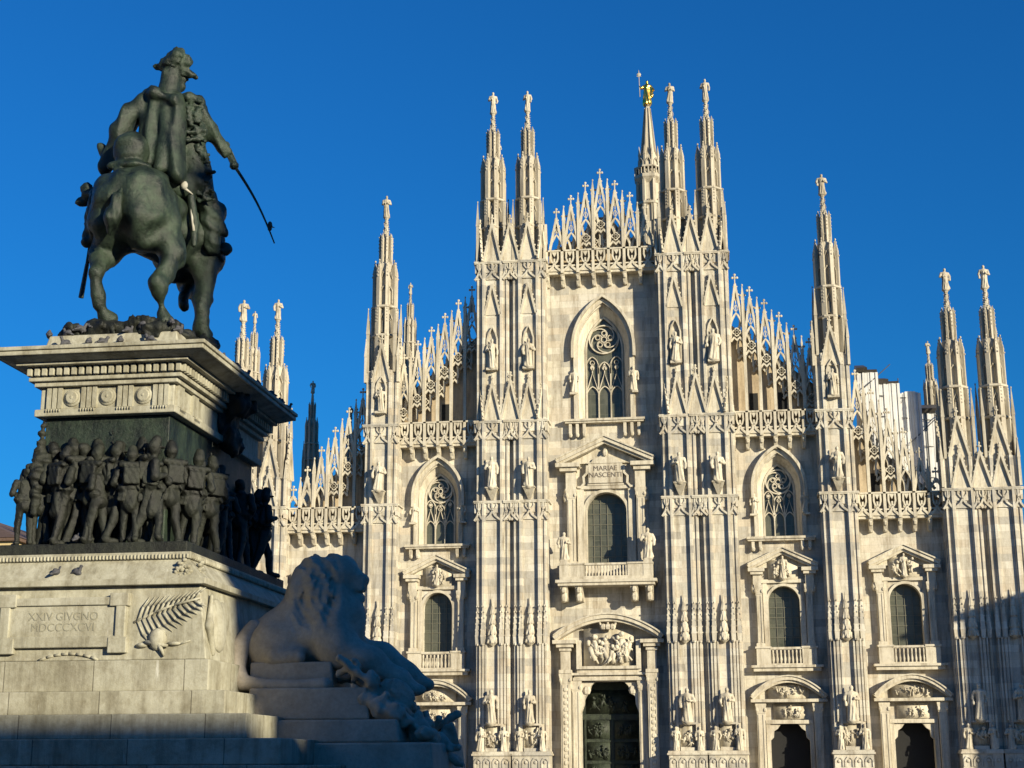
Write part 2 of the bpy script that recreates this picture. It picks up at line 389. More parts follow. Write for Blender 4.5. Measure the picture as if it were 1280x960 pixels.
def gable(b, c, wd, z, h, y0=-.06, y1=.3, fill=True, crock=True, fin=.7):
    hw = wd/2
    if fill: b.prism([(c-hw, z), (c+hw, z), (c, z+h)], y0+.22, y1+.1)
    b.path([(c-hw, z), (c, z+h)], .19, y0, y1); b.path([(c+hw, z), (c, z+h)], .19, y0+.003, y1+.003)
    if fin:
        b.box(c-.05, c+.05, y0+.08, y0+.2, z+h-.1, z+h+fin).blob((c, y0+.14, z+h+.62*fin), (.2, .12, .1), 6, 4).blob((c, y0+.14, z+h+fin), (.1, .1, .14), 6, 4)
    if crock:
        n = max(3, int(h/.48))
        for i in range(n):
            t = (i+.5)/n
            for s_ in (-1, 1): b.blob((c+s_*(hw*(1-t)+.12), y0+.1, z+h*t+.05), (.1, .11, .11), 5, 3)

def pin(b, x, y, z, h, r):
    b.box(x-r, x+r, y-r, y+r, z, z+h*.6).taper(x-r*1.25, x+r*1.25, y-r*1.25, y+r*1.25, z+h*.6, x-.02, x+.02, y-.02, y+.02, z+h).blob((x, y, z+h), (r*.6, r*.6, r), 5, 3)

def spire_mb():                                             # 16.3 m of pinnacle from hidden base to statue foot
    b = MB(); n = 8; o = math.pi/8
    b.lathe([(.78, -.9), (.76, 9.6), (.5, 9.9)], n=8, a0=o)
    for z, r in ((2.55, 1.32), (5.3, 1.28)): b.lathe([(r-.12, z), (r, z+.06), (r, z+.2), (r-.12, z+.28)], n=8, a0=o)
    for k in range(8):
        a = o+k*math.pi/4; Mx = Matrix.Rotation(a, 4, 'Z')
        q = MB().box(.7, 1.24, -.2, .2, -.9, 5.3).box(.68, 1.16, -.17, .17, 5.3, 8.9).taper(.76, 1.16, -.17, .17, 8.9, .93, .97, -.02, .02, 9.9)
        q.blob((.95, 0, 9.95), (.09, .09, .12), 5, 3)
        for i in range(5): q.blob((1.2-.05*i, 0, 8.4+.32*i), (.08, .09, .1), 5, 3).blob((1.24, 0, 4.0+.3*i), (.07, .1, .09), 5, 3).blob((.66, 0, 11.0+.34*i), (.05, .06, .08), 5, 3)
        q.box(.4, .64, -.09, .09, 9.3, 12.1).taper(.4, .66, -.1, .1, 12.1, .5, .54, -.02, .02, 12.75)
        b.put(q, Mx)
        Mf = Matrix.Rotation(a+math.pi/8, 4, 'Z')           # faces: little niche figures and slots
        q = MB().path([(-.22, 2.95), (-.22, 4.2), (0, 4.75), (.22, 4.2), (.22, 2.95)], .09, -.98, -.74)
        q.bar((0, -.86, 3.0), (0, -.88, 4.1), .13, .1, 5).blob((0, -.88, 4.25), (.09, .09, .11), 5, 3)
        q.path([(-.2, 5.8), (-.2, 7.0), (0, 7.4), (.2, 7.0), (.2, 5.8)], .09, -.94, -.7)
        q.path([(-.34, 7.7), (0, 8.8), (.34, 7.7)], .08, -.94, -.7); q.path([(-.2, 9.9), (0, 10.6), (.2, 9.9)], .05, -.52, -.4)
        b.put(q, Mf)
    for sx in (-1, 1):
        for sy in (-1, 1): pin(b, sx*1.25, sy*1.25, -.9, 6.0 if sy < 0 else 7.0, .12)
        pin(b, sx*1.4, 0, -.9, 5.2, .1)
    b.lathe([(.38, 9.6), (.36, 12.2), (.26, 12.5), (.15, 14.1), (.2, 14.2), (.22, 14.35), (.17, 14.45)], n=8, a0=o)
    for i in range(9):
        for k in range(4):
            a = k*math.pi/2+i*.4; z = 12.6+i*.17; r = .3-.013*i; b.blob((r*math.cos(a), r*math.sin(a), z), (.06, .06, .06), 5, 3)
    return b
SPIRE = spire_mb().mesh('spire', M_OLD)
def canopy_mb():                                            # crocketed canopy hung over a statue
    b = MB().lathe([(.1, 0), (.42, .25), (.46, .7), (.36, .8), (.34, 1.6), (.24, 1.75), (.22, 2.6), (.12, 2.8), (.04, 4.1)], n=8, a0=math.pi/8)
    for zz, rr, hh in ((.3, .46, .75), (1.0, .37, .8), (1.9, .26, .8), (2.75, .16, .7)):
        for k in range(5):
            a = math.pi+k*math.pi/4; x, y = rr*math.cos(a), rr*math.sin(a); b.taper(x-.07, x+.07, y-.07, y+.07, zz, x*.55-.01, x*.55+.01, y*.55-.01, y*.55+.01, zz+hh)
            b.blob((x*1.05, y*1.05, zz), (.06, .06, .1), 5, 3)
    return b
CANOPY = canopy_mb().mesh('canopy', M_MARB)
RELP = [relief(1.3, 1.7, 6, .28, i) for i in range(3)]
GAB = {}
def gab(key, fn):
    if key not in GAB: b = MB(); fn(b); GAB[key] = b.mesh('gable', M_MARB)
    return GAB[key]

XS = [-1.6, -.8, .8, 1.6]
def shaft_mb(kind):
    zt = {'c': 46.25, 'a': 36.4, 'e': 26.9}[kind]; b = MB()
    b.box(-1.58, 1.58, -.22, 2.6, 0, 2.5).box(-1.72, 1.72, -.36, 2.6, 2.5, 2.66).box(-1.64, 1.64, -.28, 2.6, 2.66, 2.83)
    for i in range(4):
        x = -1.2+.8*i; b.path([(x-.3, 1.5), (x-.3, 2.0), (x-.12, 2.25), (x+.12, 2.25), (x+.3, 2.0), (x+.3, 1.5)], .12, -.3, -.21); b.blob((x, -.24, 1.95), (.16, .1, .16))
    b.box(-1.39, 1.39, .3, 2.6, 2.83, zt)
    for x in (-.8, .8):
        b.box(x-.1, x+.1, 0, .3, 2.83, zt)
        b.box(x-.2, x+.2, .1, .29, 2.83, zt-.01)
        for s_ in (-1, 1): b.box(x+s_*.27-.07, x+s_*.27+.07, .02, .3, 5.1, 11.8)
    for s_ in (-1, 1):
        b.box(s_*1.395, s_*1.24, .2, .31, 2.84, zt-.02)
        for y in (.8, 1.6): b.box(s_*1.38, s_*1.56, y, y+.2, 2.83, zt-.02)
        b.box(s_*1.37, s_*1.49, .42, .6, 2.83, zt-.02)
    # foot zone: framed panel between two ribs, with a console ledge above
    b.box(-.6, .6, .02, .29, 2.84, 3.1).box(-.69, .69, -.12, .3, 4.95, 5.12)
    for s_ in (-1, 1): b.box(s_*.62, s_*.69, .1, .3, 2.84, 4.95)
    for z in {'c': [24.2, 31.4, 46.25], 'a': [24.2, 31.4], 'e': [24.2]}[kind]:
        band(b, XS, z)
        for s_ in (-1, 1):                                   # the band wraps round the flanks
            b.box(s_*1.46, s_*1.74, .3, 2.55, z-.162, z-.002).box(s_*1.46, s_*1.6, .3, 2.55, z-1.05, z-.163)
    # pendant crockets on the ribs
    for x in (-1.3, -.8, .8, 1.3):
        y = .2 if abs(x) > 1 else 0
        b.taper(x-.16, x+.16, y-.12, .3, 11.7, x-.2, x+.2, y-.16, .3, 12.4).taper(x-.2, x+.2, y-.16, .3, 12.4, x-.02, x+.02, y, .3, 15.6)
        for i in range(6):
            for s_ in (-1, 1): b.blob((x+s_*(.2-.026*i), y-.08, 12.5+.5*i), (.065, .08, .09), 5, 3)
        b.blob((x, y-.1, 11.75), (.12, .12, .14), 5, 3)
    return b
SHAFT = {k: shaft_mb(k).mesh('buttress', M_WALL) for k in 'cae'}

cath = thing('cathedral', 'pale marble Gothic cathedral with many spires filling the background', 'cathedral')
def buttress(x, kind, sides=(-1, 1)):
    m = -1 if x < 0 else 1
    o = obj('buttress', SHAFT[kind], cath, (x, 0, 0), 0, (m, 1, 1))
    obj('relief_panel', RELP[rnd.randrange(3)], o, (0, .3, 3.15))
    for s_ in (-1, 1): fig(o, s_*.98, -.02, 2.86, 2.05, 'atlas_figure')
    fig(o, .05, -.36, 5.15, 2.8)
    obj('canopy', CANOPY, o, (0, .12, 11.6))
    if kind in 'ca':
        fig(o, 0, -.4, 25.3, 2.7)
        obj('console', gab('cons', lambda b: b.taper(-.12, .12, .1, .3, 0, -.5, .5, -.6, .3, .95).box(-.55, .55, -.65, .3, .951, 1.05)), o, (0, 0, 24.25))
    if kind == 'c':
        for c in (0,): obj('gable', gab('c1', lambda b: gable(b, 0, 1.6, 0, 3.4)), o, (0, 0, 31.42))
        for s_ in sides: obj('gable', gab('c1s', lambda b: gable(b, 0, 1.5, 0, 3.4, -.06, .1)), o, (s_*1.2, .42, 31.42), s_*R(60))
        niche(o, 36.0, 4.0)
        obj('gable', gab('c2', lambda b: gable(b, 0, 1.4, 0, 2.9, fill=True, fin=0)), o, (0, .06, 41.2))
        obj('gable', gab('c3', lambda b: gable(b, 0, 1.62, 0, 3.7)), o, (0, 0, 46.25))
        for s_ in sides: obj('gable', gab('c3s', lambda b: (b.prism([(-.02, 0), (2.2, 0), (1.1, 3.7)], -.06, .1), b.path([(0, 0), (1.1, 3.7), (2.2, 0)], .15, -.12, .12))), o, (s_*1.5, .25, 46.25), s_*math.pi/2 if s_ > 0 else -math.pi/2, (1, 1, 1) if s_ > 0 else (-1, 1, 1))
        gab('pin', lambda b: pin(b, 0, 0, 0, 4.0, .11))
        for s_ in sides: obj('gable', gab('c3t', lambda b: gable(b, 0, 1.3, 0, 3.4, -.06, .1)), o, (s_*1.25, .4, 46.25), s_*R(60))
        zs = 46.25
    elif kind == 'a':
        niche(o, 32.4, 3.4)
        obj('gable', gab('a1', lambda b: gable(b, 0, 1.7, 0, 3.6)), o, (0, 0, 35.3))
        for s_ in (-1, 1):
            obj('gable', gab('a1s', lambda b: gable(b, 0, 2.1, 0, 3.6, -.12, .12)), o, (s_*1.5, 1.4, 35.3), math.pi/2*s_)
            obj('pinnacle', gab('pin', None), o, (s_*1.5, .14, 35.3))
        zs = 36.4
    else:
        obj('gable', gab('e1', lambda b: gable(b, 0, 1.6, 0, 3.0)), o, (0, 0, 24.2))
        obj('gable', gab('e2', lambda b: gable(b, 0, 1.7, 0, 3.5)), o, (0, .12, 26.9))
        for s_ in sides:
            obj('gable', gab('e2s', lambda b: gable(b, 0, 2.1, 0, 3.5, -.12, .12)), o, (s_*1.5, 1.4, 26.9), math.pi/2*s_)
            obj('pinnacle', gab('pin', None), o, (s_*1.5, .14, 24.3))
        zs = 26.9
    zs += .75; obj('spire', SPIRE, o, (.12, 1.5, zs), 0)
    fig(o, .12, 1.5, zs+14.4, 2.1, 'spire_statue')
    return o
def niche(o, z, h):
    def mk(b):
        b.box(-.34, .34, .303, .4, .25, h*.72)
        b.path([(-.45, .1), (-.45, h*.72), (-.3, h*.86), (0, h), (.3, h*.86), (.45, h*.72), (.45, .1)], .14, .0, .3)
        b.box(-.5, .5, -.3, .3, -.05, .15)
    me = gab(('n', h), mk); ob = obj('niche', me, o, (0, 0, z)); me.materials[0] = M_MARB
    fig(o, 0, -.05, z+.15, h*.7)
CX, AX, EX = (6.55, 9.83), 19.94, (30.1, 33.42)
for sg in (-1, 1):
    for x, q in zip(CX, (-1, 1)): buttress(sg*x, 'c', (q,))
    buttress(sg*AX, 'a')
    for x, q in zip(EX, (-1, 1)): buttress(sg*x, 'e', (q,))
    # the gable that bridges each pair of shafts, and its dark slot
    for x, z, h in ((sg*8.19, 31.42, 3.6), (sg*8.19, 46.25, 3.6), (sg*31.76, 24.2, 3.1)):
        b = MB(); gable(b, 0, 1.7, 0, h); band(b, [-.62, .62], -.02, -.055, .29); obj('bridge_gable', b.mesh('bridge_gable', M_MARB), cath, (x, .01, z))
    for x, zt in ((sg*8.19, 46), (sg*31.76, 26.8)):
        b = MB().box(-.24, .24, .72, 2.6, 0, zt)
        if zt > 30: band(b, [-.62, .62], 24.185, -.052, .29)
        for z0, z1 in ((2.5, 2.66),): b.box(-.3, .3, -.345, 1.3, z0+.004, z1-.004)
        obj('buttress_link', b.mesh('buttress_link', M_WALL), cath, (x, 0, 0))

# --- bay walls with arched openings
def arch_pts(cx, hw, zb, zs, za, kind, n=10):               # outline from bottom left over the top to bottom right
    P = [(cx-hw, zb)]
    if kind == 'round': P += [(cx-hw*math.cos(math.pi*i/(2*n)), zs+(za-zs)*math.sin(math.pi*i/(2*n))) for i in range(n+1)]
    elif kind == 'point':
        h = za-zs; r = (hw*hw+h*h)/(2*hw); th = math.asin(min(1, h/r))
        P += [(cx-hw+r-r*math.cos(th*i/n), zs+r*math.sin(th*i/n)) for i in range(n+1)]
    elif kind == 'flat': P += [(cx-hw, zs), (cx-hw*.78, zs+(za-zs)*.55), (cx-hw*.6, za), (cx, za)]
    return P+[(2*cx-x, z) for x, z in P[-2::-1]]
def wall(b, x0, x1, z0, z1, ops, y0, y1):
    z = z0
    for (cx, hw, zb, zs, za, kind) in ops:
        if zb > z: b.box(x0, x1, y0, y1, z, zb)
        P = arch_pts(cx, hw, zb, zs, za, kind); m = len(P)//2
        b.prism([(x0, zb)]+P[:m+1]+[(x0, za)], y0, y1); b.prism([(x1, zb)]+P[:m-1:-1]+[(x1, za)], y0, y1); z = za
    if z1 > z: b.box(x0, x1, y0, y1, z, z1)
    return b
YW = 2.2
cen_ops = [(0, 2.5, 0, 6.6, 8.6, 'flat'), (0, 1.75, 18.6, 23.3, 25.05, 'round'), (0, 2.35, 31.6, 38.2, 42.3, 'point')]
obj('bay_wall', wall(MB(), -5.2, 5.2, 0, 46, cen_ops, YW, YW+1.25).mesh('bay_wall', M_WALL), cath)
def side_ops(c): return [(c, 1.65, 0, 3.9, 5.0, 'flat'), (c, 1.33, 11.35, 15.15, 16.5, 'round')]
for sg in (-1, 1):
    c = sg*15.0; a, e = sorted((sg*11.2, sg*18.6))
    obj('bay_wall', wall(MB(), a, e, 0, 31, side_ops(c)+[(c, 1.85, 20.7, 25.0, 27.9, 'point')], YW, YW+1.25).mesh('bay_wall', M_WALL), cath)
    c = sg*25.1; a, e = sorted((sg*21.3, sg*28.75))
    obj('bay_wall', wall(MB(), a, e, 0, 23.6, side_ops(c), YW, YW+1.25).mesh('bay_wall', M_WALL), cath)
obj('dark_backing', MB().box(-29, 29, YW+2.0, YW+2.2, 0, 22).box(-18.5, 18.5, YW+1.95, YW+2.2, 22.01, 31).box(-5, 5, YW+1.9, YW+2.2, 31.01, 44).mesh('dark_backing', M_VOID), cath)

# --- pointed windows with tracery
def gothic(cx, hw, zb, zs, za, big):
    W_ = hw*1.4; rec = W_-.0
    f = MB()
    if big: OW, zs2, za2 = 2.35, 38.2, 42.3
    else: OW, zs2, za2 = 1.85, 25.0, 27.9
    f.path(arch_pts(cx, OW+.18, zb, zs2, za2+.35, 'point'), .36, YW-.28, YW+.3)
    f.path(arch_pts(cx, OW+.42, zs2-.9, zs2, za2+.75, 'point'), .24, YW-.62, YW+.1)
    P, Q = arch_pts(cx, OW, zb, zs2, za2, 'point', 10), arch_pts(cx, hw, zb, zs, za, 'point', 10)
    n = len(P); vs = [(x, YW+.28, z) for x, z in P]+[(x, YW+.92, z) for x, z in Q]
    f.add(vs, [(i, i+1, n+i+1, n+i) for i in range(n-1)])
    vs2 = [(x, YW+1.0, z) for x, z in P]; f.add(vs2+[(x, YW+1.0, z) for x, z in Q], [(n+i, n+i+1, i+1, i) for i in range(n-1)])
    o = obj('gothic_window', f.mesh('gothic_window', M_MARB), cath)
    t = MB(); y0, y1 = YW+.8, YW+1.0; s_ = hw/1.65
    t.path(Q, .16, y0-.06, y1)
    wl = 2*hw/3; zl = zb+(za-zb)*.26; zt = zb+(za-zb)*.52
    for i in (-.5, .5): t.path([(cx+i*wl, zb), (cx+i*wl, zt+.35*s_)], .11*s_**.5, y0, y1)
    for i in (-1, 0, 1):
        c = cx+i*wl; h = wl/2-.03
        t.path(arch_pts(c, h, zl-.1, zl, zl+.75*s_, 'point', 6), .08, y0+.02, y1)
        t.path([(c-h, zl+.35*s_), (c, zl+2.0*s_), (c+h, zl+.35*s_)], .08, y0, y1)
        t.path([(c, zl+2.0*s_), (c, zt)], .07, y0, y1)
        t.prism([(c-.2*s_, zl+2.5*s_), (c, zl+2.2*s_), (c+.2*s_, zl+2.5*s_), (c, zl+2.95*s_)], y0, y1)
        zz = zt+(.25 if i else -.25)*s_
        t.path(arch_pts(c, h, zt-.6*s_, zz, zz+.75*s_, 'point', 6), .08, y0, y1)
        t.path([(c+.2*s_*math.cos(q*math.pi/4), zz+.2*s_+.2*s_*math.sin(q*math.pi/4)) for q in range(8)], .06, y0, y1, True)
    rr = hw*.80; cz = zs+(za-zs)*.30+.12*s_
    t.path([(cx+rr*math.cos(q*math.pi/14), cz+rr*math.sin(q*math.pi/14)) for q in range(28)], .11, y0-.02, y1, True)
    def ring(x, z, r, w_): t.path([(x+r*math.cos(q*math.pi/5), z+r*math.sin(q*math.pi/5)) for q in range(10)], w_, y0, y1, True)
    ring(cx, cz, rr*.2, .08)
    for k in range(5):
        a = k*2*math.pi/5+.3
        ring(cx+rr*.45*math.cos(a), cz+rr*.45*math.sin(a), rr*.16, .07)
        pts = []
        for i in range(9):
            u = i/8; r = rr*(.25+.72*u); q = a+.65+1.5*u*u; pts.append((cx+r*math.cos(q), cz+r*math.sin(q)))
        t.path(pts, .09, y0, y1)
    obj('tracery', t.mesh('tracery', M_MARB), o)
    obj('pane', MB().box(cx-OW, cx+OW, YW+1.02, YW+1.08, zb, za2).mesh('pane', M_GLASS), o)
    # sill shelf, its brackets, and the two standing saints
    s = MB(); sw = 3.6 if big else 2.95; zsx = zb
    s.box(cx-sw, cx+sw, YW-.75, YW+.3, zsx-.2, zsx).box(cx-sw+.1, cx+sw-.1, YW-.62, YW, zsx-.36, zsx-.201)
    for sg in (-1, 1):
        for k in range(3 if big else 2):
            x = cx+sg*(sw-.55-.62*k); s.box(x-.13, x+.13, YW-.5, YW, zsx-1.5 if big else zsx-1.1, zsx-.361).blob((x, YW-.35, zsx-(1.4 if big else 1.0)), (.18, .25, .25))
        s.box(cx+sg*(OW+.45)-.25, cx+sg*(OW+.45)+.25, YW-.6, YW, zb+2.3*s_, zb+2.5*s_)
    obj('sill', s.mesh('sill', M_MARB), o)
    for sg in (-1, 1): fig(o, cx+sg*(OW+.3), YW-.3, zb+2.5*s_, 2.3*s_)
    return o
gothic(0, 1.65, 31.6, 38.2, 41.3, True)
for sg in (-1, 1): gothic(sg*15.0, 1.33, 20.7, 24.9, 27.2, False)

# --- round-headed windows under pediments, with balconies, and the portals below
def pedim(b, c, hw, z0, za, t, y0, y1, seg=False, n=14):
    if seg: P = [(c-hw+2*hw*i/n, z0+(za-z0)*math.sin(math.acos(max(-1, min(1, -1+2*i/n))) if 0 else math.pi*(i/n))**.85) for i in range(n+1)]
    else: P = [(c-hw, z0), (c, za), (c+hw, z0)]
    b.path(P, t, y0, y1); b.path([(x, z-t*.8) for x, z in P], t*.55, y0+.22, y1); b.path([(x, z+t*.45) for x, z in P], t*.3, y0-.12, y1)
def column(b, x, hw, y0, y1, z0, z1):
    b.box(x-hw, x+hw, y0, y1, z0, z1).box(x-hw*1.3, x+hw*1.3, y0-.1, y1, z0, z0+.3).box(x-hw*1.35, x+hw*1.35, y0-.12, y1, z1-.2, z1)
    b.taper(x-hw*1.05, x+hw*1.05, y0-.03, y1, z1-.85, x-hw*1.3, x+hw*1.3, y0-.12, y1, z1-.201)
    for s_ in (-1, 1): b.blob((x+s_*hw, y0-.05, z1-.55), (.14, .14, .2)); b.box(x+s_*hw*.6-.05, x+s_*hw*.6+.05, y0-.05, y0, z0+.35, z1-.95)
def balus(o, c, hw, z0, z1, y, n):
    b = MB().box(c-hw-.08, c+hw+.08, y-.16, y+.16, z1-.18, z1).box(c-hw, c+hw, y-.13, y+.13, z0, z0+.12)
    for i in range(n):
        x = c-hw+(i+.5)*2*hw/n; b.lathe([(.06, 0), (.1, .25*(z1-z0)), (.05, .5*(z1-z0)), (.08, .7*(z1-z0)), (.06, z1-z0-.17)], x, y, 6, 0, z0+.05)
    return obj('balustrade', b.mesh('balustrade', M_MARB), o)
def side_unit(c, seed):
    b = MB()
    pedim(b, c, 2.95, 18.15, 19.55, .38, YW-1.0, YW+.1)
    b.prism([(c-2.2, 18.05), (c, 19.3), (c+2.2, 18.05)], YW-.25, YW+.05)
    for s_ in (-1, 1):
        b.box(c+s_*1.55, c+s_*2.95, YW-1.0, YW+.1, 17.7, 18.0).box(c+s_*1.7, c+s_*2.75, YW-.85, YW+.1, 17.45, 17.699).box(c+s_*1.85, c+s_*2.55, YW-.6, YW+.1, 16.6, 17.449)
        column(b, c+s_*2.1, .28, YW-.5, YW+.1, 11.35, 16.6); b.box(c+s_*1.4, c+s_*1.75, YW-.22, YW+.1, 11.35, 16.9)
        b.blob((c+s_*2.5, YW-.3, 16.3), (.25, .3, .45)); b.blob((c+s_*2.45, YW-.3, 16.9), (.2, .3, .3))
    b.box(c-1.9, c+1.9, YW-.3, YW+.1, 16.75, 17.05)
    b.path(arch_pts(c, 1.42, 11.35, 15.1, 16.6, 'round'), .22, YW-.2, YW+.3)
    o = obj('pediment_window', b.mesh('pediment_window', M_MARB), cath)
    obj('pane', MB().box(c-1.4, c+1.4, YW+.85, YW+.92, 11.2, 16.6).mesh('pane', M_GLASS), o)
    g_ = MB()
    for k in (-.5, 0, .5): g_.box(c+k*1.3-.025, c+k*1.3+.025, YW+.78, YW+.85, 11.3, 16.2)
    for k in range(1, 6): g_.box(c-1.35, c+1.35, YW+.79, YW+.848, 11.35+.85*k-.025, 11.35+.85*k+.025)
    obj('glazing_bars', g_.mesh('glazing_bars', M_BAR), o)
    obj('bust_relief', relief(2.5, 1.7, 8, .55, seed), o, (c, YW-.3, 17.0)); fig(o, c, YW-.55, 17.1, 1.9, 'bust')
    s = MB().box(c-3.0, c+3.0, YW-1.0, YW+.1, 9.6, 9.8).box(c-2.8, c+2.8, YW-.8, YW+.1, 9.3, 9.599)
    for s_ in (-1, 1): s.box(c+s_*1.3, c+s_*2.5, YW-.75, YW+.1, 9.8, 11.2).box(c+s_*1.25, c+s_*2.6, YW-.85, YW+.1, 11.2, 11.36)
    obj('balcony', s.mesh('balcony', M_MARB), o); balus(o, c, 1.3, 9.82, 11.3, YW-.62, 8)
    d = MB(); pedim(d, c, 3.1, 7.15, 8.75, .36, YW-1.1, YW+.1, True)
    d.box(c-3.15, c+3.15, YW-1.05, YW+.1, 6.75, 7.0)
    for s_ in (-1, 1):
        column(d, c+s_*2.35, .34, YW-.65, YW+.1, 0, 6.7)
        d.box(c+s_*1.6, c+s_*1.95, YW-.25, YW+.2, 0, 5.2)
        d.prism([(c+s_*1.65, 3.6), (c+s_*1.65, 5.0), (c+s_*.7, 5.0), (c+s_*1.0, 4.6), (c+s_*1.3, 4.4), (c+s_*1.35, 3.9)], YW-.1, YW+.5)
    d.box(c-1.95, c+1.95, YW-.35, YW+.1, 5.0, 5.3)
    p = obj('portal', d.mesh('portal', M_MARB), cath)
    obj('lintel_relief', relief(2.6, 1.2, 9, .35, seed+5), p, (c, YW-.15, 5.4)); obj('tympanum_relief', relief(3.4, 1.15, 10, .4, seed+9), p, (c, YW-.2, 7.05))
    obj('door', MB().box(c-1.6, c+1.6, YW+1.2, YW+1.3, 0, 5.0).mesh('door', M_VOID), p)
for i, c in enumerate((-25.1, -15.0, 15.0, 25.1)): side_unit(c, 40+i)

# central window with the inscription
b = MB(); pedim(b, 0, 4.3, 27.75, 29.7, .42, YW-1.25, YW+.1)
b.prism([(-3.2, 27.6), (0, 29.3), (3.2, 27.6)], YW-.3, YW+.05)
for s_ in (-1, 1):
    b.box(s_*2.25, s_*4.35, YW-1.25, YW+.1, 27.2, 27.55).box(s_*2.5, s_*4.0, YW-1.0, YW+.1, 26.85, 27.199).box(s_*2.6, s_*3.5, YW-.7, YW+.1, 25.3, 26.849)
    column(b, s_*3.05, .36, YW-.65, YW+.1, 18.6, 25.3); b.box(s_*1.95, s_*2.55, YW-.3, YW+.1, 18.6, 25.55)
    b.path([(s_*2.5, 25.5), (s_*2.2, 25.45), (s_*1.9, 25.8), (s_*1.95, 26.4), (s_*1.65, 26.7), (s_*1.6, 27.4)], .2, YW-.5, YW+.1)
    b.blob((s_*3.5, YW-.3, 24.6), (.3, .35, .55)); b.blob((s_*3.45, YW-.35, 25.2), (.28, .35, .3))
b.box(-2.55, 2.55, YW-.35, YW+.1, 25.3, 25.6).box(-1.6, 1.6, YW-.42, YW+.1, 25.601, 25.75)
b.path(arch_pts(0, 1.9, 18.6, 23.3, 25.15, 'round', 12), .26, YW-.2, YW+.3)
b.prism([(-1.3, 27.6), (-1.0, 28.0), (-.4, 28.2), (0, 28.9), (.4, 28.2), (1.0, 28.0), (1.3, 27.6)], YW-.55, YW); b.blob((0, YW-.55, 28.5), (.25, .3, .4))
cw = obj('pediment_window', b.mesh('pediment_window', M_MARB), cath)
obj('pane', MB().box(-1.85, 1.85, YW+.95, YW+1.02, 18.5, 25.2).mesh('pane', M_GLASS), cw)
g_ = MB()
for k in range(-2, 3): g_.box(k*.6-.028, k*.6+.028, YW+.88, YW+.95, 18.5, 24.6)
for k in range(1, 7): g_.box(-1.8, 1.8, YW+.89, YW+.948, 18.5+.95*k-.025, 18.5+.95*k+.025)
obj('glazing_bars', g_.mesh('glazing_bars', M_BAR), cw)
obj('inscription_tablet', MB().box(-1.5, 1.5, YW-.5, YW, 25.8, 27.55).box(-1.65, 1.65, YW-.56, YW-.1, 27.551, 27.65).mesh('inscription_tablet', M_MARB), cw)
def text_mesh(name, s_, size, mat, ext=.02):
    cu = bpy.data.curves.new(name, 'FONT'); cu.body = s_; cu.size = size; cu.align_x = 'CENTER'; cu.extrude = ext; cu.space_line = .95
    o = bpy.data.objects.new(name, cu); COL.objects.link(o); dg = bpy.context.evaluated_depsgraph_get(); dg.update()
    me = bpy.data.meshes.new_from_object(o.evaluated_get(dg)); bpy.data.objects.remove(o); bpy.data.curves.remove(cu)
    me.materials.clear(); me.materials.append(mat); return me
t = obj('lettering', text_mesh('lettering', 'MARIAE\nNASCENTI', .62, M_LETT2), cw, (0, YW-.51, 26.9)); t.rotation_euler = (math.pi/2, 0, 0)
s = MB().box(-4.35, 4.35, -.1, YW+.1, 16.9, 17.15).box(-4.15, 4.15, .05, YW+.1, 16.65, 16.899).box(-4.0, 4.0, .15, YW+.1, 17.15, 17.4)
for s_ in (-1, 1):
    s.box(s_*1.85, s_*4.0, .3, YW+.1, 17.4, 18.45).box(s_*1.8, s_*4.05, .2, YW+.1, 18.451, 18.6).box(s_*3.3, s_*3.95, .2, .9, 18.6, 18.9).box(s_*3.2, s_*4.02, .26, 1.0, 17.401, 18.449)
    for x in (2.05, 3.35):
        s.taper(s_*x-.02*s_, s_*(x+.65), 1.2, YW+.1, 15.4, s_*x-.02*s_, s_*(x+.65), .3, YW+.1, 16.64) if s_ > 0 else s.taper(-(x+.65), -x, 1.2, YW+.1, 15.4, -(x+.65), -x, .3, YW+.1, 16.64)
        s.blob((s_*(x+.32), .75, 15.75), (.28, .4, .5)); s.blob((s_*(x+.32), .4, 16.3), (.24, .25, .3))
obj('balcony', s.mesh('balcony', M_MARB), cw); balus(cw, 0, 1.85, 17.35, 18.58, .42, 14)
for s_ in (-1, 1): fig(cw, s_*3.62, .55, 18.9, 2.6, k=1 if s_ < 0 else 3)
# central portal
d = MB(); pedim(d, 0, 4.65, 12.3, 14.1, .42, YW-1.5, YW+.1, True, 20)
for s_ in (-1, 1):
    d.box(s_*2.75, s_*4.75, YW-1.45, YW+.1, 11.8, 12.1).box(s_*3.0, s_*4.45, YW-1.25, YW+.1, 11.5, 11.799)
    d.box(s_*2.35, s_*2.75, YW-.9, YW+.1, 9.9, 12.099)
    d.box(s_*3.3, s_*4.1, YW-1.0, YW+.1, 9.6, 11.2).box(s_*3.2, s_*4.2, YW-1.15, YW+.1, 11.201, 11.4).box(s_*3.15, s_*4.25, YW-1.2, YW+.1, 9.3, 9.6)
    column(d, s_*3.7, .42, YW-1.0, YW+.1, 0, 9.3); column(d, s_*2.85, .36, YW-.55, YW+.1, 0, 8.7)
    for i in range(14): d.blob((s_*3.7, YW-1.0, .8+.55*i), (.26, .12, .2))
    d.prism([(s_*2.5, 5.9), (s_*2.5, 8.6), (s_*1.25, 8.6), (s_*1.6, 8.25), (s_*1.75, 7.7), (s_*2.15, 7.4), (s_*2.2, 6.7)], YW-.25, YW+.5); d.blob((s_*1.95, YW-.25, 7.9), (.35, .25, .4))
d.box(-3.1, 3.1, YW-.75, YW+.1, 8.7, 8.95).box(-3.2, 3.2, YW-.9, YW+.1, 9.15, 9.35).box(-3.0, 3.0, YW-.6, YW+.1, 8.951, 9.149).box(-2.75, 2.75, YW-.95, YW+.1, 9.65, 9.9).box(-2.75, 2.75, YW-.7, YW+.1, 9.351, 9.649)
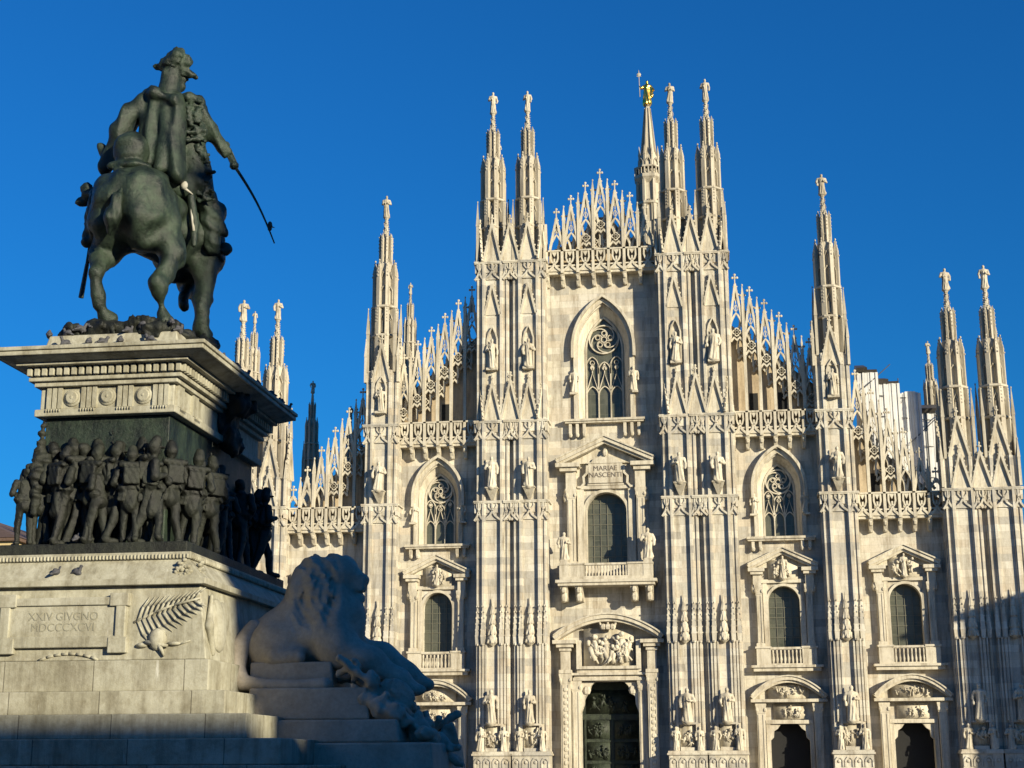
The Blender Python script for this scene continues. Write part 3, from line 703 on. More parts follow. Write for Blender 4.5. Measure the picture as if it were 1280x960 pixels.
for k in range(3): d.blob((-.4+.4*k, YW-1.0, 13.2), (.3, .3, .28)); d.bar((-.5+.5*k, YW-.9, 13.0), (-.7+.7*k, YW-1.1, 13.6), .1)
p = obj('portal', d.mesh('portal', M_MARB), cath)
obj('tympanum_relief', relief(4.3, 3.2, 22, .7, 77), p, (0, YW-.35, 9.9))
YD = YW+1.75
dm = MB().box(-2.6, 2.6, YD, YD+.1, 0, 8.7).box(-2.5, 2.5, YD-.14, YD, 5.5, 5.9)
for i in (-1, 0, 1): dm.box(i*2.3-.09, i*2.3+.09, YD-.1, YD, 0, 5.5)
for zz in (1.9, 3.7): dm.box(-2.4, 2.4, YD-.09, YD, zz-.08, zz+.08)
dr = obj('door', dm.mesh('door', M_DOOR), p)
for i, (x, z, ww, hh) in enumerate([(x, z, 2.0, 1.5) for x in (-1.2, 1.2) for z in (.3, 2.1, 3.9)]+[(0, 6.0, 4.4, 2.0)]):
    obj('door_relief', relief(ww, hh, 9, .22, 90+i, M_DOOR), dr, (x, YD-.02, z))

# --- galleries and the pierced gable screens over each bay
def gallery(x0, x1, zt, n):
    b = MB(); s_ = (x1-x0)/n; zb = zt-3.3
    xs = [x0+i*s_ for i in range(n+1)]
    b.box(x0, x1, 1.0, YW+.1, zt-.14, zt); b.box(x0, x1, 1.1, YW+.1, zt-1.55, zt-1.42); b.box(x0, x1, 1.25, YW+.1, zt-2.25, zt-1.9)
    for x in xs:
        b.box(x-.12, x+.12, 1.0, 1.22, zt-2.2, zt)
        b.taper(x-.15, x+.15, 1.75, YW+.1, zb, x-.19, x+.19, 1.05, YW+.1, zt-2.0); b.blob((x, 1.5, zb+.75), (.2, .3, .3)); b.blob((x, 1.85, zb+.15), (.15, .25, .22))
    for a, e in zip(xs, xs[1:]):
        c = (a+e)/2
        b.path(ogee(a, e, zt-2.05, .75), .2, 1.02, 1.25); b.prism(ogee(a+.08, e-.08, zt-2.0, .65), 1.12, 1.3)
        for q in (-1, 1): b.path([(c, zt-1.3), (c+q*s_*.16, zt-1.1), (c+q*s_*.24, zt-.75), (c+q*s_*.22, zt-.1)], .15, 1.05, 1.2)
        b.path([(c, zt-1.35), (c, zt-.8)], .15, 1.05, 1.2); b.prism([(c-s_*.2, zt-.1), (c+s_*.2, zt-.1), (c, zt-.62)], 1.08, 1.18)
    return b
def cross(b, x, y, z, h=1.0):
    b.box(x-.045, x+.045, y-.045, y+.045, z, z+h)
    for dx, dz in ((0, h), (-.2, h*.72), (.2, h*.72), (0, h*.72)): b.blob((x+dx, y, z+dz), (.12, .09, .12), 6, 4)
    b.blob((x, y, z+.12), (.12, .12, .1), 6, 3)
def screen(gs, zb, sp):                                     # gs = (x, cross-top height)
    me = []
    for x, top in gs:
        b = MB(); ap = top-1.0; sh = max(zb+.3, ap-3.6); h = sp/2-.07; y0, y1 = 1.55, 1.78
        b.path([(x-h, sh), (x, ap)], .2, y0, y1); b.path([(x+h, sh), (x, ap)], .2, y0+.003, y1+.003); cross(b, x, 1.66, ap-.1)
        n = 5
        for i in range(n):
            t = (i+.7)/n
            for q in (-1, 1): b.blob((x+q*(h*(1-t)+.1), 1.66, sh+(ap-sh)*t), (.085, .085, .1), 5, 3)
        b.prism([(x-h*.42, sh+.58*(ap-sh)), (x+h*.42, sh+.58*(ap-sh)), (x, ap)], y0+.05, y1-.02)
        if ap-sh > 2.2:
            a2 = max(zb+.15, sh-.6)
            b.path(arch_pts(x, h, max(zb, a2-.6), a2, min(a2+1.5, ap-1.1), 'point', 6), .17, y0+.02, y1)
            zc = min(a2+1.5, ap-1.1); b.path([(x, zc), (x, ap-.5)], .07, y0+.05, y1-.02)
            b.path([(x-.2, zc+.45), (x, zc+.85), (x+.2, zc+.45), (x, zc+.1)], .07, y0+.05, y1-.02, True)
            if a2-zb > 1.2:                                   # pierced quatrefoil plate below the arch
                zq = a2-.25
                for q in range(4):
                    a = q*math.pi/2; b.path([(x+.2*math.cos(a)+.17*math.cos(u*math.pi/4), zq+.2*math.sin(a)+.17*math.sin(u*math.pi/4)) for u in range(8)], .1, y0+.05, y1-.03, True)
                b.path([(x-h, zq-.85), (x-.25, zq-.5), (x, zq-.75), (x+.25, zq-.5), (x+h, zq-.85)], .2, y0+.04, y1-.02)
                for q in (-1, 1): b.prism([(x+q*h, zq+.5), (x+q*h, zq-.8), (x+q*.42, zq-.35), (x+q*.42, zq+.2)], y0+.06, y1-.04)
        me.append(b)
    return me
def roofscreen(x0, x1, zt, n, gs, sp, back, yb):
    o = obj('gallery', gallery(x0, x1, zt, n).mesh('gallery', M_MARB), cath)
    for b in screen(gs, zt, sp): obj('pierced_gable', b.mesh('pierced_gable', M_MARB), o)
    mid = [((p[0]+q[0])/2, (p[1]+q[1])/2-.9) for p, q in zip(gs, gs[1:])]
    for b in screen(mid, zt, sp): obj('pierced_gable', b.mesh('pierced_gable', M_MARB), o, (0, .42, 0))
    tops = dict(gs); xs = sorted(tops)
    b = MB()
    for i in range(len(xs)+1):
        x = xs[0]-sp/2 if i == 0 else xs[i-1]+sp/2
        top = max(tops[xs[max(i-1, 0)]], tops[xs[min(i, len(xs)-1)]])-1.6
        if x < x0+.2 or x > x1-.2: continue
        b.box(x-.13, x+.13, 1.48, 1.8, zt, top-.9).taper(x-.17, x+.17, 1.5, 1.8, top-.9, x-.02, x+.02, 1.64, 1.68, top+.5).blob((x, 1.66, top+.5), (.08, .08, .13), 5, 3)
    if b.v: obj('mullions', b.mesh('mullions', M_MARB), o)
    for x, top in gs[1:-1:2]: obj('roof_opening', MB().box(x-.38, x+.38, yb-.03, yb+.1, zt+.3, zt+1.9).mesh('roof_opening', M_VOID), o) if top-zt > 8 else None
    obj('roof_wall', MB().prism(back, yb, yb+.5).mesh('roof_wall', M_DARKST), o)
sp = 1.36
roofscreen(-4.95, 4.95, 47.35, 7, [(i*sp, 55.3-1.22*abs(i)) for i in range(-3, 4)], sp, [(-5, 45), (5, 45), (5, 48.0), (2.1, 49.3), (.7, 51.2), (-.7, 51.2), (-2.1, 49.3), (-5, 48.0)], 3.4)
sp = 1.25
for sg in (-1, 1):
    gs = [(sg*(11.95+sp*i), 44.5-1.0*(sp*i)) for i in range(6)]
    a, e = sorted((sg*11.3, sg*18.55))
    roofscreen(a, e, 31.7, 6, sorted(gs), sp, [(sg*11.2, 30), (sg*11.2, 40.2), (sg*18.55, 34.2), (sg*18.55, 30)], 2.5)
    gs = [(sg*(22.0+sp*i), 35.2-1.42*(sp*i)) for i in range(6)]
    a, e = sorted((sg*21.35, sg*28.7))
    roofscreen(a, e, 24.2, 6, sorted(gs), sp, [(sg*21.3, 22), (sg*21.3, 30.6), (sg*28.7, 23.6), (sg*28.7, 22)], 2.5)
# body of the church behind
b = MB().prism([(-11, 0), (11, 0), (11, 43), (9.5, 44), (0, 47), (-9.5, 44), (-11, 43)], 4.6, 100)
for sg in (-1, 1):
    b.prism([(sg*11.01, 0), (sg*21, 0), (sg*21, 31), (sg*11.01, 36)], 4.6, 99.9); b.prism([(sg*21.01, 0), (sg*31.5, 0), (sg*31.5, 23), (sg*21.01, 25.5)], 4.6, 99.8)
obj('nave_body', b.mesh('nave_body', M_DARKST), cath)
# rear pinnacles that show between the front ones
for x, y, top in ((-12.1, 20, 66.3), (-22.4, 24, 52.4), (-38.4, 20, 48.7), (-32.4, 22, 41.3), (-25.7, 12, 36.0), (31.2, 22, 43.0), (35.1, 10, 45.2), (-13.2, 60, 48), (13.2, 60, 48)):
    s_ = .62 if top < 70 else .8
    o = obj('rear_pinnacle', SPIRE, cath, (x, y, top-16.4*s_), .3, s_); fig(o, 0, 0, 14.4, 2.1, 'spire_statue')
    obj('pinnacle_base', gab('pb', lambda b: b.lathe([(1.3, -22), (1.25, 0), (1.0, .3)], n=8)), o)
# the great lantern spire over the crossing
b = MB(); o8 = math.pi/8; SX, SY = .7, 96
b.lathe([(6.5, 40), (6.5, 66), (3.2, 70), (2.0, 72), (1.75, 91), (1.5, 95), (1.0, 96), (.38, 103.8), (.6, 104.0), (.6, 104.3)], SX, SY, 8, o8)
for k in range(8):
    a = o8+k*math.pi/4; Mx = Matrix.Translation((SX, SY, 0)) @ Matrix.Rotation(a, 4, 'Z'); q = MB()
    q.box(1.75, 2.2, -.2, .2, 68, 91).box(1.4, 1.7, -.15, .15, 92, 95.2).taper(1.4, 1.75, -.17, .17, 95.2, 1.55, 1.6, -.02, .02, 96.8)
    q.taper(1.2, 1.5, -.1, .1, 94, .42, .55, -.05, .05, 103.5)
    b.put(q, Mx)
    Mf = Matrix.Translation((SX, SY, 0)) @ Matrix.Rotation(a+math.pi/8, 4, 'Z'); q = MB()
    for z in (73, 78.5, 84): q.path([(-.4, z), (-.4, z+2.8), (0, z+3.6), (.4, z+2.8), (.4, z)], .16, -2.0, -1.7)
    q.path([(-.4, 92.3), (-.4, 94), (0, 94.6), (.4, 94), (.4, 92.3)], .14, -1.72, -1.4)
    for i in range(3): q.box(-.7+.6*i, -.5+.6*i, -2.3, -2.2, 91.8, 92.8)
    b.put(q, Mf)
b.lathe([(1.8, 90.4), (2.5, 91.2), (2.5, 91.7), (1.6, 91.75)], SX, SY, 8, o8).lathe([(2.35, 92.8), (2.5, 92.85), (2.5, 93.1), (2.2, 93.1), (2.2, 92.8)], SX, SY, 8, o8)
b.lathe([(1.0, 86.6), (2.35, 86.8), (2.35, 87.2), (1.0, 87.3)], SX, SY, 8, o8)
obj('lantern_spire', b.mesh('lantern_spire', M_OLD), cath)

# ------------------------------------------------------------------ the monument: stone pedestal
PX, PY = .10, -104.75
ped = thing('monument_pedestal', 'stepped warm grey stone pedestal with an inscribed plaque and carved palm under the horseman', 'pedestal', loc=(PX, PY, 0))
def blk(name, hx, hy, z0, z1, mat=M_GRAN, parent=None, bw=.018, hx1=None, hy1=None):
    a, b_ = (hx if hx1 is None else hx1), (hy if hy1 is None else hy1)
    m = MB().taper(-hx, hx, -hy, hy, z0, -a, a, -b_, b_, z1)
    return bevel(obj(name, m.mesh(name, mat), parent or ped), bw)
z = 0
for i, (hx, hy, zt) in enumerate([(5.6, 6.2, .42), (5.1, 5.6, .85), (4.6, 5.0, 1.28), (4.1, 4.45, 1.72), (3.6, 3.95, 2.09), (2.95, 3.5, 2.45), (2.5, 3.15, 2.80)]):
    blk('step', hx, hy, z, zt, M_STEP); z = zt+.004
die = blk('die', 2.08, 2.87, 3.275, 4.41, hx1=1.92, hy1=2.82)
blk('base_course', 2.16, 2.95, 2.804, 3.27, M_STEP)
m = MB().box(-2.04, 2.04, -2.95, 2.95, 4.405, 4.5).taper(-1.95, 1.95, -2.9, 2.9, 4.5, -1.68, 1.68, -2.72, 2.72, 4.82).box(-1.72, 1.72, -2.76, 2.76, 4.82, 4.93)
for i in range(60):
    x = -1.7+3.4*(i+.5)/60; m.blob((x, -2.765, 4.86), (.024, .025, .05), 5, 3)
    y = -2.72+5.44*(i+.5)/60; m.blob((1.725, y, 4.86), (.025, .035, .05), 5, 3)
mo = bevel(obj('moulding', m.mesh('moulding', M_GRAN), ped), .012)
r = random.Random(4); m = MB()                              # acanthus clusters on the moulding corners
for k in range(26): a = r.uniform(0, 6.28); d_ = r.uniform(0, .17); m.blob((d_*math.cos(a), 0, .8*d_*math.sin(a)), (.05, .05, .035), 5, 3)
ac = m.mesh('acanthus', M_GRAN, True)
obj('acanthus', ac, mo, (1.62, -2.84, 4.66)); obj('acanthus', ac, mo, (-1.62, -2.84, 4.66)); obj('acanthus', ac, mo, (1.82, -2.55, 4.66), math.pi/2)
# plaque with ears, raised on the die face
def tilt(o): o.rotation_euler.x = -math.atan2(.05, 1.135); return o
YF = -2.845
m = MB(); x0, x1, z0, z1 = -1.27, .84, 3.42, 4.29
m.box(x0+.12, x1-.12, -.10, .05, z0+.05, z0+.22).box(x0+.12, x1-.12, -.10, .05, z1-.18, z1-.06).box(x0+.04, x0+.2, -.101, .05, z0+.1, z1-.1).box(x1-.2, x1-.04, -.101, .05, z0+.1, z1-.1)
for sx in (x0, x1-.3):
    for sz in (z0, z1-.2): m.box(sx, sx+.3, -.115, .05, sz+(.0 if sz > 4 else -.04), sz+.2)
m.box(x0+.1, x1-.1, -.06, .05, z0+.1, z1-.1)
pq = tilt(bevel(obj('plaque', m.mesh('plaque', M_GRAN), ped, (0, YF-.0, 0)), .014)); pq.rotation_euler.x = 0
t = obj('lettering', text_mesh('lettering', 'XXIV GIVGNO\nMDCCCXCVI', .175, M_LETT, .004), pq, (-.21, -.063, 3.89)); t.rotation_euler = (math.pi/2, 0, 0)
# palm frond and helmet
def palm(mir=1):
    m = MB(); pts = [(.0, 0, 0), (.35, -.03, .14), (.7, -.05, .25), (1.15, -.03, .34)]
    for a, b_ in zip(pts, pts[1:]): m.bar(a, b_, .022, .016, 6)
    for i in range(12):
        u = (i+.5)/12; x = .02+1.05*u; zc = .01+.33*u-.03*math.sin(3*u)
        for s_, an, ln in ((1, 1.05-.35*u, .42-.16*u), (-1, -.95+.55*u, .44-.18*u)):
            e = (x+ln*math.cos(an), -.03, zc+ln*math.sin(an)); mid = (x+.55*ln*math.cos(an+.06*s_), -.06, zc+.55*ln*math.sin(an+.06*s_))
            m.bar((x, -.03, zc), mid, .010, .021, 5); m.bar(mid, e, .021, .003, 5)
    if mir < 0: q = MB(); q.put(m, Matrix.Scale(-1, 4, (1, 0, 0))); m = q
    return m
obj('palm_frond', palm().mesh('palm_frond', M_GRAN, True), ped, (.9, YF, 3.84), 0, (.92, .6, 1.05))
obj('palm_frond', palm(-1).mesh('palm_frond', M_GRAN, True), ped, (-1.33, YF, 3.84), 0, (.4, 1, 1.0))
m = MB().blob((0, 0, 0), (.17, .12, .2), 12, 8).bar((-.2, -.05, -.05), (.22, -.06, -.12), .05, .03).bar((.05, -.05, -.1), (.16, -.05, -.3), .05, .02).blob((-.27, -.02, -.1), (.12, .07, .05), 8, 5).blob((.32, -.02, -.08), (.14, .06, .04), 8, 5).bar((.4, -.02, -.1), (.62, -.02, -.03), .015)
obj('helmet_relief', m.mesh('helmet_relief', M_GRAN, True), ped, (1.3, YF-.02, 3.58), 0, .85)
m = MB()
for s_ in (-1, 1): m.chain = None; [m.bar((s_*.12*i, -.03, .05-.02*i*i*.3), (s_*.12*(i+1), -.03, .05-.02*(i+1)**2*.3), .025, .02) for i in range(4)]
obj('ribbon_relief', m.mesh('ribbon_relief', M_GRAN, True), ped, (-.1, YF, 3.33))
s = SDF(.06); s.ell((0, 0, .05), (.1, .32, .42)).chain([(.0, -.3, -.4), (.04, -.5, 0), (.02, -.25, .5)], [.05, .06, .03]).ell((0, .3, .2), (.08, .2, .25))
o = obj('shield_relief', s.mesh('shield_relief', M_GRAN, .03), ped, (2.03, -2.25, 3.78)); o.rotation_euler.y = -.1
# entablature above the bronzes
blk('architrave', 1.2, 2.36, 7.25, 7.37); blk('frieze', 1.14, 2.28, 7.374, 7.74)
m = MB()
for k in range(3): m.box(-.135+.095*k, -.135+.095*k+.072, -.045, .02, 7.38, 7.735)
for k in range(6): m.blob((-.11+.045*k, -.1, 7.34), (.014, .014, .03), 5, 3)
tg = m.mesh('triglyph', M_GRAN)
for c in (-.88, -.29, .33, .93): obj('triglyph', tg, ped, (c, -2.28, 0))
for c in (-2.05, -1.35): obj('triglyph', tg, ped, (1.14, c, 0), math.pi/2)
m = MB()
for r_, d_ in ((.145, .02), (.11, .05), (.07, .035), (.035, .06)): q = MB().lathe([(r_, 0), (r_, d_), (r_-.02, d_+.015)], 0, 0, 20); m.put(q, Matrix.Rotation(math.pi/2, 4, 'X'))
rn = m.mesh('roundel', M_GRAN)
for c in (-.585, .02, .63): obj('roundel', rn, ped, (c, -2.28, 7.56))
m = MB().box(-1.22, 1.22, -2.38, 2.38, 7.744, 7.82).box(-1.3, 1.3, -2.44, 2.35, 7.824, 7.89).box(-1.24, 1.24, -2.4, 2.35, 7.894, 8.05).box(-1.46, 1.46, -2.6, 2.45, 8.054, 8.10)
bd = bevel(obj('bed_moulding', m.mesh('bed_moulding', M_GRAN), ped), .012)
m = MB(); n = 21
for i in range(n): x = -1.33+2.66*(i+.5)/n; m.box(x-.042, x+.042, -2.5, -2.38, 7.905, 8.045)
for i in range(38): y = -2.45+4.9*(i+.5)/38; m.box(1.23, 1.36, y-.042, y+.042, 7.905, 8.045)
obj('dentils', bevel(obj('dentils', m.mesh('dentils', M_GRAN), bd), .01).data, None) if 0 else bevel(obj('dentils', m.mesh('dentils', M_GRAN), bd), .01)
m = MB().taper(-1.5, 1.5, -2.62, 2.47, 8.104, -1.72, 1.74, -2.8, 2.53, 8.165).box(-1.77, 1.79, -2.84, 2.56, 8.168, 8.24).box(-1.8, 1.82, -2.87, 2.58, 8.244, 8.31)
bevel(obj('cornice', m.mesh('cornice', M_GRAN), ped), .014)
m = MB().taper(-1.72, 1.74, -2.8, 2.5, 8.312, -1.18, 1.18, -2.3, 2.2, 8.45).taper(-1.14, 1.14, -2.26, 2.16, 8.452, -1.1, 1.1, -2.2, 2.1, 8.66)
bevel(obj('cap_slab', m.mesh('cap_slab', M_GRAN), ped), .02)
s = SDF(.1); s.ell((0, 0, 0), (.16, .5, .55)).chain([(.1, -.55, .5), (.25, -.25, .2), (.2, .3, .3), (.1, .6, .6)], [.16, .22, .2, .14]).ell((.15, 0, -.45), (.15, .35, .25)).ell((.25, -.1, .45), (.16, .2, .2))
obj('crest', s.mesh('crest', M_BRON2, .04, wob(3, 16, .03)), ped, (1.15, .35, 7.75))

# ------------------------------------------------------------------ bronze high relief of marching soldiers
rel = thing('soldiers_relief', 'dark bronze high relief of a crowd of marching soldiers wrapped round the pedestal', 'relief', loc=(PX, PY, 0))
blk('backing', 1.06, 2.2, 5.1, 7.25, M_BRON, rel); blk('ledge', 1.62, 2.66, 4.934, 5.11, M_BRON2, rel)
def soldier(kind, seed):
    r = random.Random(seed); s = SDF(.02); st = r.uniform(.1, .24)
    for sx, fy in ((-1, st), (1, -st)):
        s.chain([(sx*.1, 0, .9), (sx*.11, fy*.5+.03, .5), (sx*.11, fy-.02, .09)], [.115, .1, .075], .02); s.cone((sx*.12, fy, .05), (sx*.14, fy+.17, .045), .06, .05, .01)
    hem = {'coat': .5, 'rifle': .62, 'pack': .72, 'bare': .78}[kind]
    s.cone((0, -.01, hem+.12), (0, 0, 1.04), .185, .15).ell((0, 0, 1.2), (.2, .13, .26)).ell((0, 0, 1.38), (.235, .115, .1), .05)
    s.cone((-.15, 0, 1.02), (.15, 0, 1.02), .125, .125, .01)                      # belt
    if kind != 'bare':
        s.box((0, -.17, 1.24), (.155, .075, .16), .02, .008).cone((-.2, -.17, 1.45), (.2, -.17, 1.45), .06, .06, .006).box((-.19, -.1, .86), (.09, .06, .1), .03, .01)
        s.cone((-.17, -.05, 1.42), (.17, -.15, .98), .03, .03, .008)
    s.cone((0, 0, 1.42), (0, .02, 1.55), .065, .06, .02); s.ell((0, .02, 1.61), (.085, .1, .12), .015).ell((.085, .0, 1.6), (.02, .03, .04), .01).ell((-.085, .0, 1.6), (.02, .03, .04), .01)
    if kind == 'bare': s.ell((0, -.02, 1.66), (.098, .11, .09), .01)
    else: s.cone((0, 0, 1.665), (0, .035, 1.775), .112, .088, .004); s.ell((0, .13, 1.665), (.09, .07, .018), .006)
    for sx in (-1, 1):
        e = (sx*.32, r.uniform(-.12, .02), 1.13); h = (sx*r.uniform(.08, .28), .18, r.uniform(.95, 1.3)); s.chain([(sx*.24, 0, 1.38), e, h], [.085, .078, .052], .02)
    if kind == 'rifle': s.cone((.27, .1, .7), (.2, -.2, 1.98), .03, .016, .006)
    if kind == 'coat': s.cone((.2, -.2, .75), (.3, -.1, 1.0), .02, .03, .005)
    return s.mesh('soldier_figure', M_BRON2, .022, lambda X, Y, Z: .026*np.abs(np.sin(13*X+5*Y+1.5*np.sin(3*Z+seed)))*(Z < 1.0)*(Z > .12)+.012*np.abs(np.sin(21*Z+9*X*(1+seed % 3)))*(np.abs(X) > .17)+.005*np.sin(53*X+31*Z)*np.sin(47*Y))
SOL = [soldier(k, i) for i, k in enumerate(('coat', 'rifle', 'pack', 'bare', 'coat', 'pack'))]
def sol(x, y, k, rz, h=1.0, z=5.1): return obj('soldier_figure', SOL[k], rel, (x, y, z), rz, (h*.86, h*.9, h*.895))
r = random.Random(31)
def crowd(x, y, k, rz, h):
    o = sol(x, y, k, rz, h); o.rotation_euler.x = r.uniform(-.07, .05); o.rotation_euler.y = r.uniform(-.1, .1)
for x, y, k, rz, h in ((-.93, -2.36, 1, .5, 1.0), (-.6, -2.5, 4, -.5, .98), (-.33, -2.3, 2, .9, 1.08), (-.13, -2.46, 5, -.2, 1.0), (.1, -2.56, 3, 1.3, .86), (.33, -2.36, 0, -.7, 1.04), (.6, -2.5, 1, .4, .96), (.8, -2.32, 2, -1.0, 1.06), (1.0, -2.42, 0, .2, .97), (1.08, -2.1, 5, .8, 1.04),
                       (-.75, -2.24, 2, 1.4, 1.05), (-.45, -2.22, 3, -.8, 1.09), (.0, -2.22, 1, .6, 1.08), (.22, -2.2, 4, -1.2, 1.04), (.5, -2.22, 5, .9, 1.09), (.7, -2.2, 3, .2, 1.0)): crowd(x, y, k, rz, h)
for x, y, k, rz, h in ((1.28, -1.8, 1, .4, 1.0), (1.2, -1.42, 0, -.6, .94), (1.34, -1.02, 5, .9, 1.02), (1.2, -.62, 4, .1, .98), (1.32, -.2, 1, -.8, 1.03), (1.22, .3, 2, .5, .95), (1.3, .8, 3, -.2, 1.05), (1.2, 1.3, 1, .7, .97), (1.24, 1.85, 4, -.5, .98)): crowd(x, y, k, rz, h)
o = sol(-1.16, -2.5, 3, .7, .82); o['label'] = 'bent bareheaded figure at the near corner'
o = sol(1.44, 1.85, 2, -.9, 1.0); o['label'] = 'figure standing clear of the far corner'
s = SDF(.03); s.chain([(-.98, -2.55, 5.6), (-1.0, -2.5, 6.3), (-.98, -2.42, 7.15)], [.05, .12, .03]).chain([(-.95, -2.5, 6.0), (-.88, -2.46, 6.5)], [.05, .09])
obj('furled_flag', s.mesh('furled_flag', M_BRON2, .025, wob(2, 20, .02)), rel)

# ------------------------------------------------------------------ bronze horseman
eq = thing('equestrian_statue', 'dark green bronze rider in a plumed hat on a halted horse, holding a drawn sabre', 'statue', loc=(0, 0, 0))
s = SDF(.12)
r = random.Random(11)
for i in range(70):
    x, y = r.uniform(-1.0, 1.0), r.uniform(-2.12, 1.8); s.ell((PX+x, PY+y, 8.66+r.uniform(0, .17)), (r.uniform(.1, .3), r.uniform(.1, .3), r.uniform(.08, .17)), .03, (r.uniform(-.5, .5), 'XY'[i % 2]))
s.box((PX, PY-.1, 8.68), (1.0, 1.95, .12), .06).ell((PX+.95, -105.15, 8.85), (.22, .35, .24), .05).ell((PX-.3, -106.55, 8.88), (.42, .3, .14), .05).ell((PX+.72, -106.45, 8.84), (.3, .3, .14), .05)
rk = wob(5, 14, .03)
obj('rock_base', s.mesh('rock_base', M_BRON2, .034, lambda X, Y, Z: rk(X, Y, Z)+.05*np.abs(np.sin(11*X+7*Y+3*np.sin(5*Y)))-.02), eq)
s = SDF(.16)
s.ell((.10, -106.55, 11.1), (.55, .6, .62)).ell((-.22, -106.45, 10.95), (.42, .62, .75)).ell((.44, -106.6, 10.92), (.42, .6, .75))
s.cone((.17, -106.3, 11.0), (.55, -104.9, 10.95), .64, .6).ell((.25, -104.8, 10.9), (.34, .46, .7)).ell((.86, -104.95, 10.9), (.34, .46, .7)).ell((.6, -104.5, 10.85), (.46, .4, .55))
s.cone((.58, -104.7, 11.2), (.66, -104.05, 11.8), .44, .27).cone((.62, -104.0, 11.85), (.4, -103.75, 11.1), .25, .15)
def leg(pts, rs, dx, dy):
    s.chain(pts, rs, .07); x, y, zz = pts[-1]
    s.cone((x, y, zz), (x+dx*.5, y+dy*.5, zz-.14), rs[-1]*.95, rs[-1]*1.15, .05); s.cone((x+dx*.5, y+dy*.5, zz-.13), (x+dx, y+dy, zz-.18), rs[-1]*1.25, rs[-1]*1.4, .03)
leg([(.5, -106.5, 10.85), (.84, -106.4, 10.15), (.78, -106.78, 9.58), (.79, -106.6, 9.1)], [.42, .21, .13, .1], .08, .12)
leg([(-.2, -106.45, 10.9), (-.36, -106.4, 10.25), (-.34, -106.85, 9.75), (-.28, -106.68, 9.24)], [.42, .22, .13, .1], .12, .16)
leg([(.9, -104.95, 10.7), (.97, -105.15, 10.0), (1.0, -105.25, 9.5), (1.02, -105.25, 9.3)], [.32, .17, .115, .11], .02, .08)
leg([(.3, -104.6, 10.7), (.42, -104.25, 10.25), (.48, -104.75, 9.95)], [.3, .16, .1], .03, -.05)
hw1, hw2 = wob(8, 5, .03), wob(18, 13, .010)
hs = obj('horse', s.mesh('horse', M_BRON, .036, lambda X, Y, Z: hw1(X, Y, Z)+hw2(X, Y, Z)), eq)
s = SDF(.06); s.chain([(.19, -106.95, 11.38), (.13, -107.17, 10.95), (.05, -107.18, 10.6), (-.02, -107.1, 10.36)], [.06, .11, .16, .06])
obj('tail', s.mesh('tail', M_BRON, .035, lambda X, Y, Z: .03*np.abs(np.sin(24*X+9*Y+2*np.sin(3*Z)))), hs)
s = SDF(.05)                                                 # saddle cloth hanging on the near and far flanks
s.chain([(-.5, -106.25, 11.6), (-.68, -106.3, 11.1), (-.72, -106.35, 10.5)], [.14, .12, .1]).ell((-.55, -106.3, 11.0), (.16, .4, .6)).ell((-.93, -106.05, 11.62), (.12, .1, .14)).ell((-.98, -106.0, 11.4), (.16, .09, .09)).cone((-.7, -106.1, 11.5), (-.95, -106.05, 11.5), .09, .07)
q = SDF(.05); q.chain([(.95, -105.95, 11.4), (1.02, -105.9, 10.9), (1.05, -105.95, 10.5)], [.07, .08, .05]); obj('girth_strap', q.mesh('girth_strap', M_BRON, .03), hs)
obj('saddle_cloth', s.mesh('saddle_cloth', M_BRON, .035, wob(4, 14, .02)), hs)
obj('scabbard', MB().bar((-.7, -106.25, 10.6), (-.77, -106.2, 10.15), .04, .035).bar((-.77, -106.2, 10.15), (-.84, -106.2, 9.55), .035, .045).mesh('scabbard', M_BRON), hs)
s = SDF(.05); s.ell((.06, -106.55, 12.06), (.31, .3, .36)).ell((.12, -106.6, 11.72), (.33, .28, .12))
for i in range(16): a = -2.6+i*.19; x = .12+.42*math.sin(a*.6+.6); s.ell((-.18+.055*i, -106.74+.006*i, 11.72-.022*i+.05*math.sin(i*2.1)), (.09, .09, .075), .03); s.cone((-.1+.05*i, -106.82, 11.62-.02*i), (-.07+.05*i, -106.88, 11.47-.026*i), .05, .02, .02)
obj('saddle_roll', s.mesh('saddle_roll', M_BRON, .03, wob(9, 12, .012)), hs)
# the rider
s = SDF(.07)
s.ell((.55, -105.95, 11.65), (.36, .32, .34)).cone((.53, -105.95, 11.75), (.47, -105.95, 12.45), .31, .31).ell((.46, -105.95, 12.95), (.42, .29, .42)).ell((.44, -105.95, 13.22), (.47, .24, .17))
s.cone((.44, -105.95, 13.25), (.46, -105.95, 13.6), .17, .14, .05)
s.ell((.47, -105.92, 13.76), (.19, .2, .25), .03).ell((.63, -105.84, 13.72), (.08, .08, .12), .04).cone((.64, -105.82, 13.78), (.72, -105.8, 13.72), .045, .035, .02).ell((.58, -105.82, 13.57), (.12, .1, .1), .04).ell((.40, -106.1, 13.74), (.05, .06, .08), .02)
s.cone((.7, -105.75, 12.95), (.9, -105.62, 11.8), .3, .32); s.cone((.9, -105.6, 12.3), (1.02, -105.5, 11.6), .2, .22); s.cone((.44, -105.97, 13.4), (.46, -105.97, 13.62), .2, .17); s.chain([(.9, -105.85, 13.15), (1.12, -105.65, 12.8), (1.3, -105.45, 12.5), (1.36, -105.4, 12.42)], [.2, .16, .12, .1]).ell((1.37, -105.41, 12.43), (.12, .11, .12), .03)
s.chain([(-.0, -106.0, 13.15), (-.4, -106.05, 12.6), (-.2, -105.75, 12.3)], [.2, .17, .13])
s.chain([(.75, -105.75, 11.65), (1.06, -105.05, 11.45), (1.12, -105.3, 10.75)], [.29, .22, .16]).cone((1.12, -105.3, 10.7), (1.2, -104.95, 10.58), .12, .1)
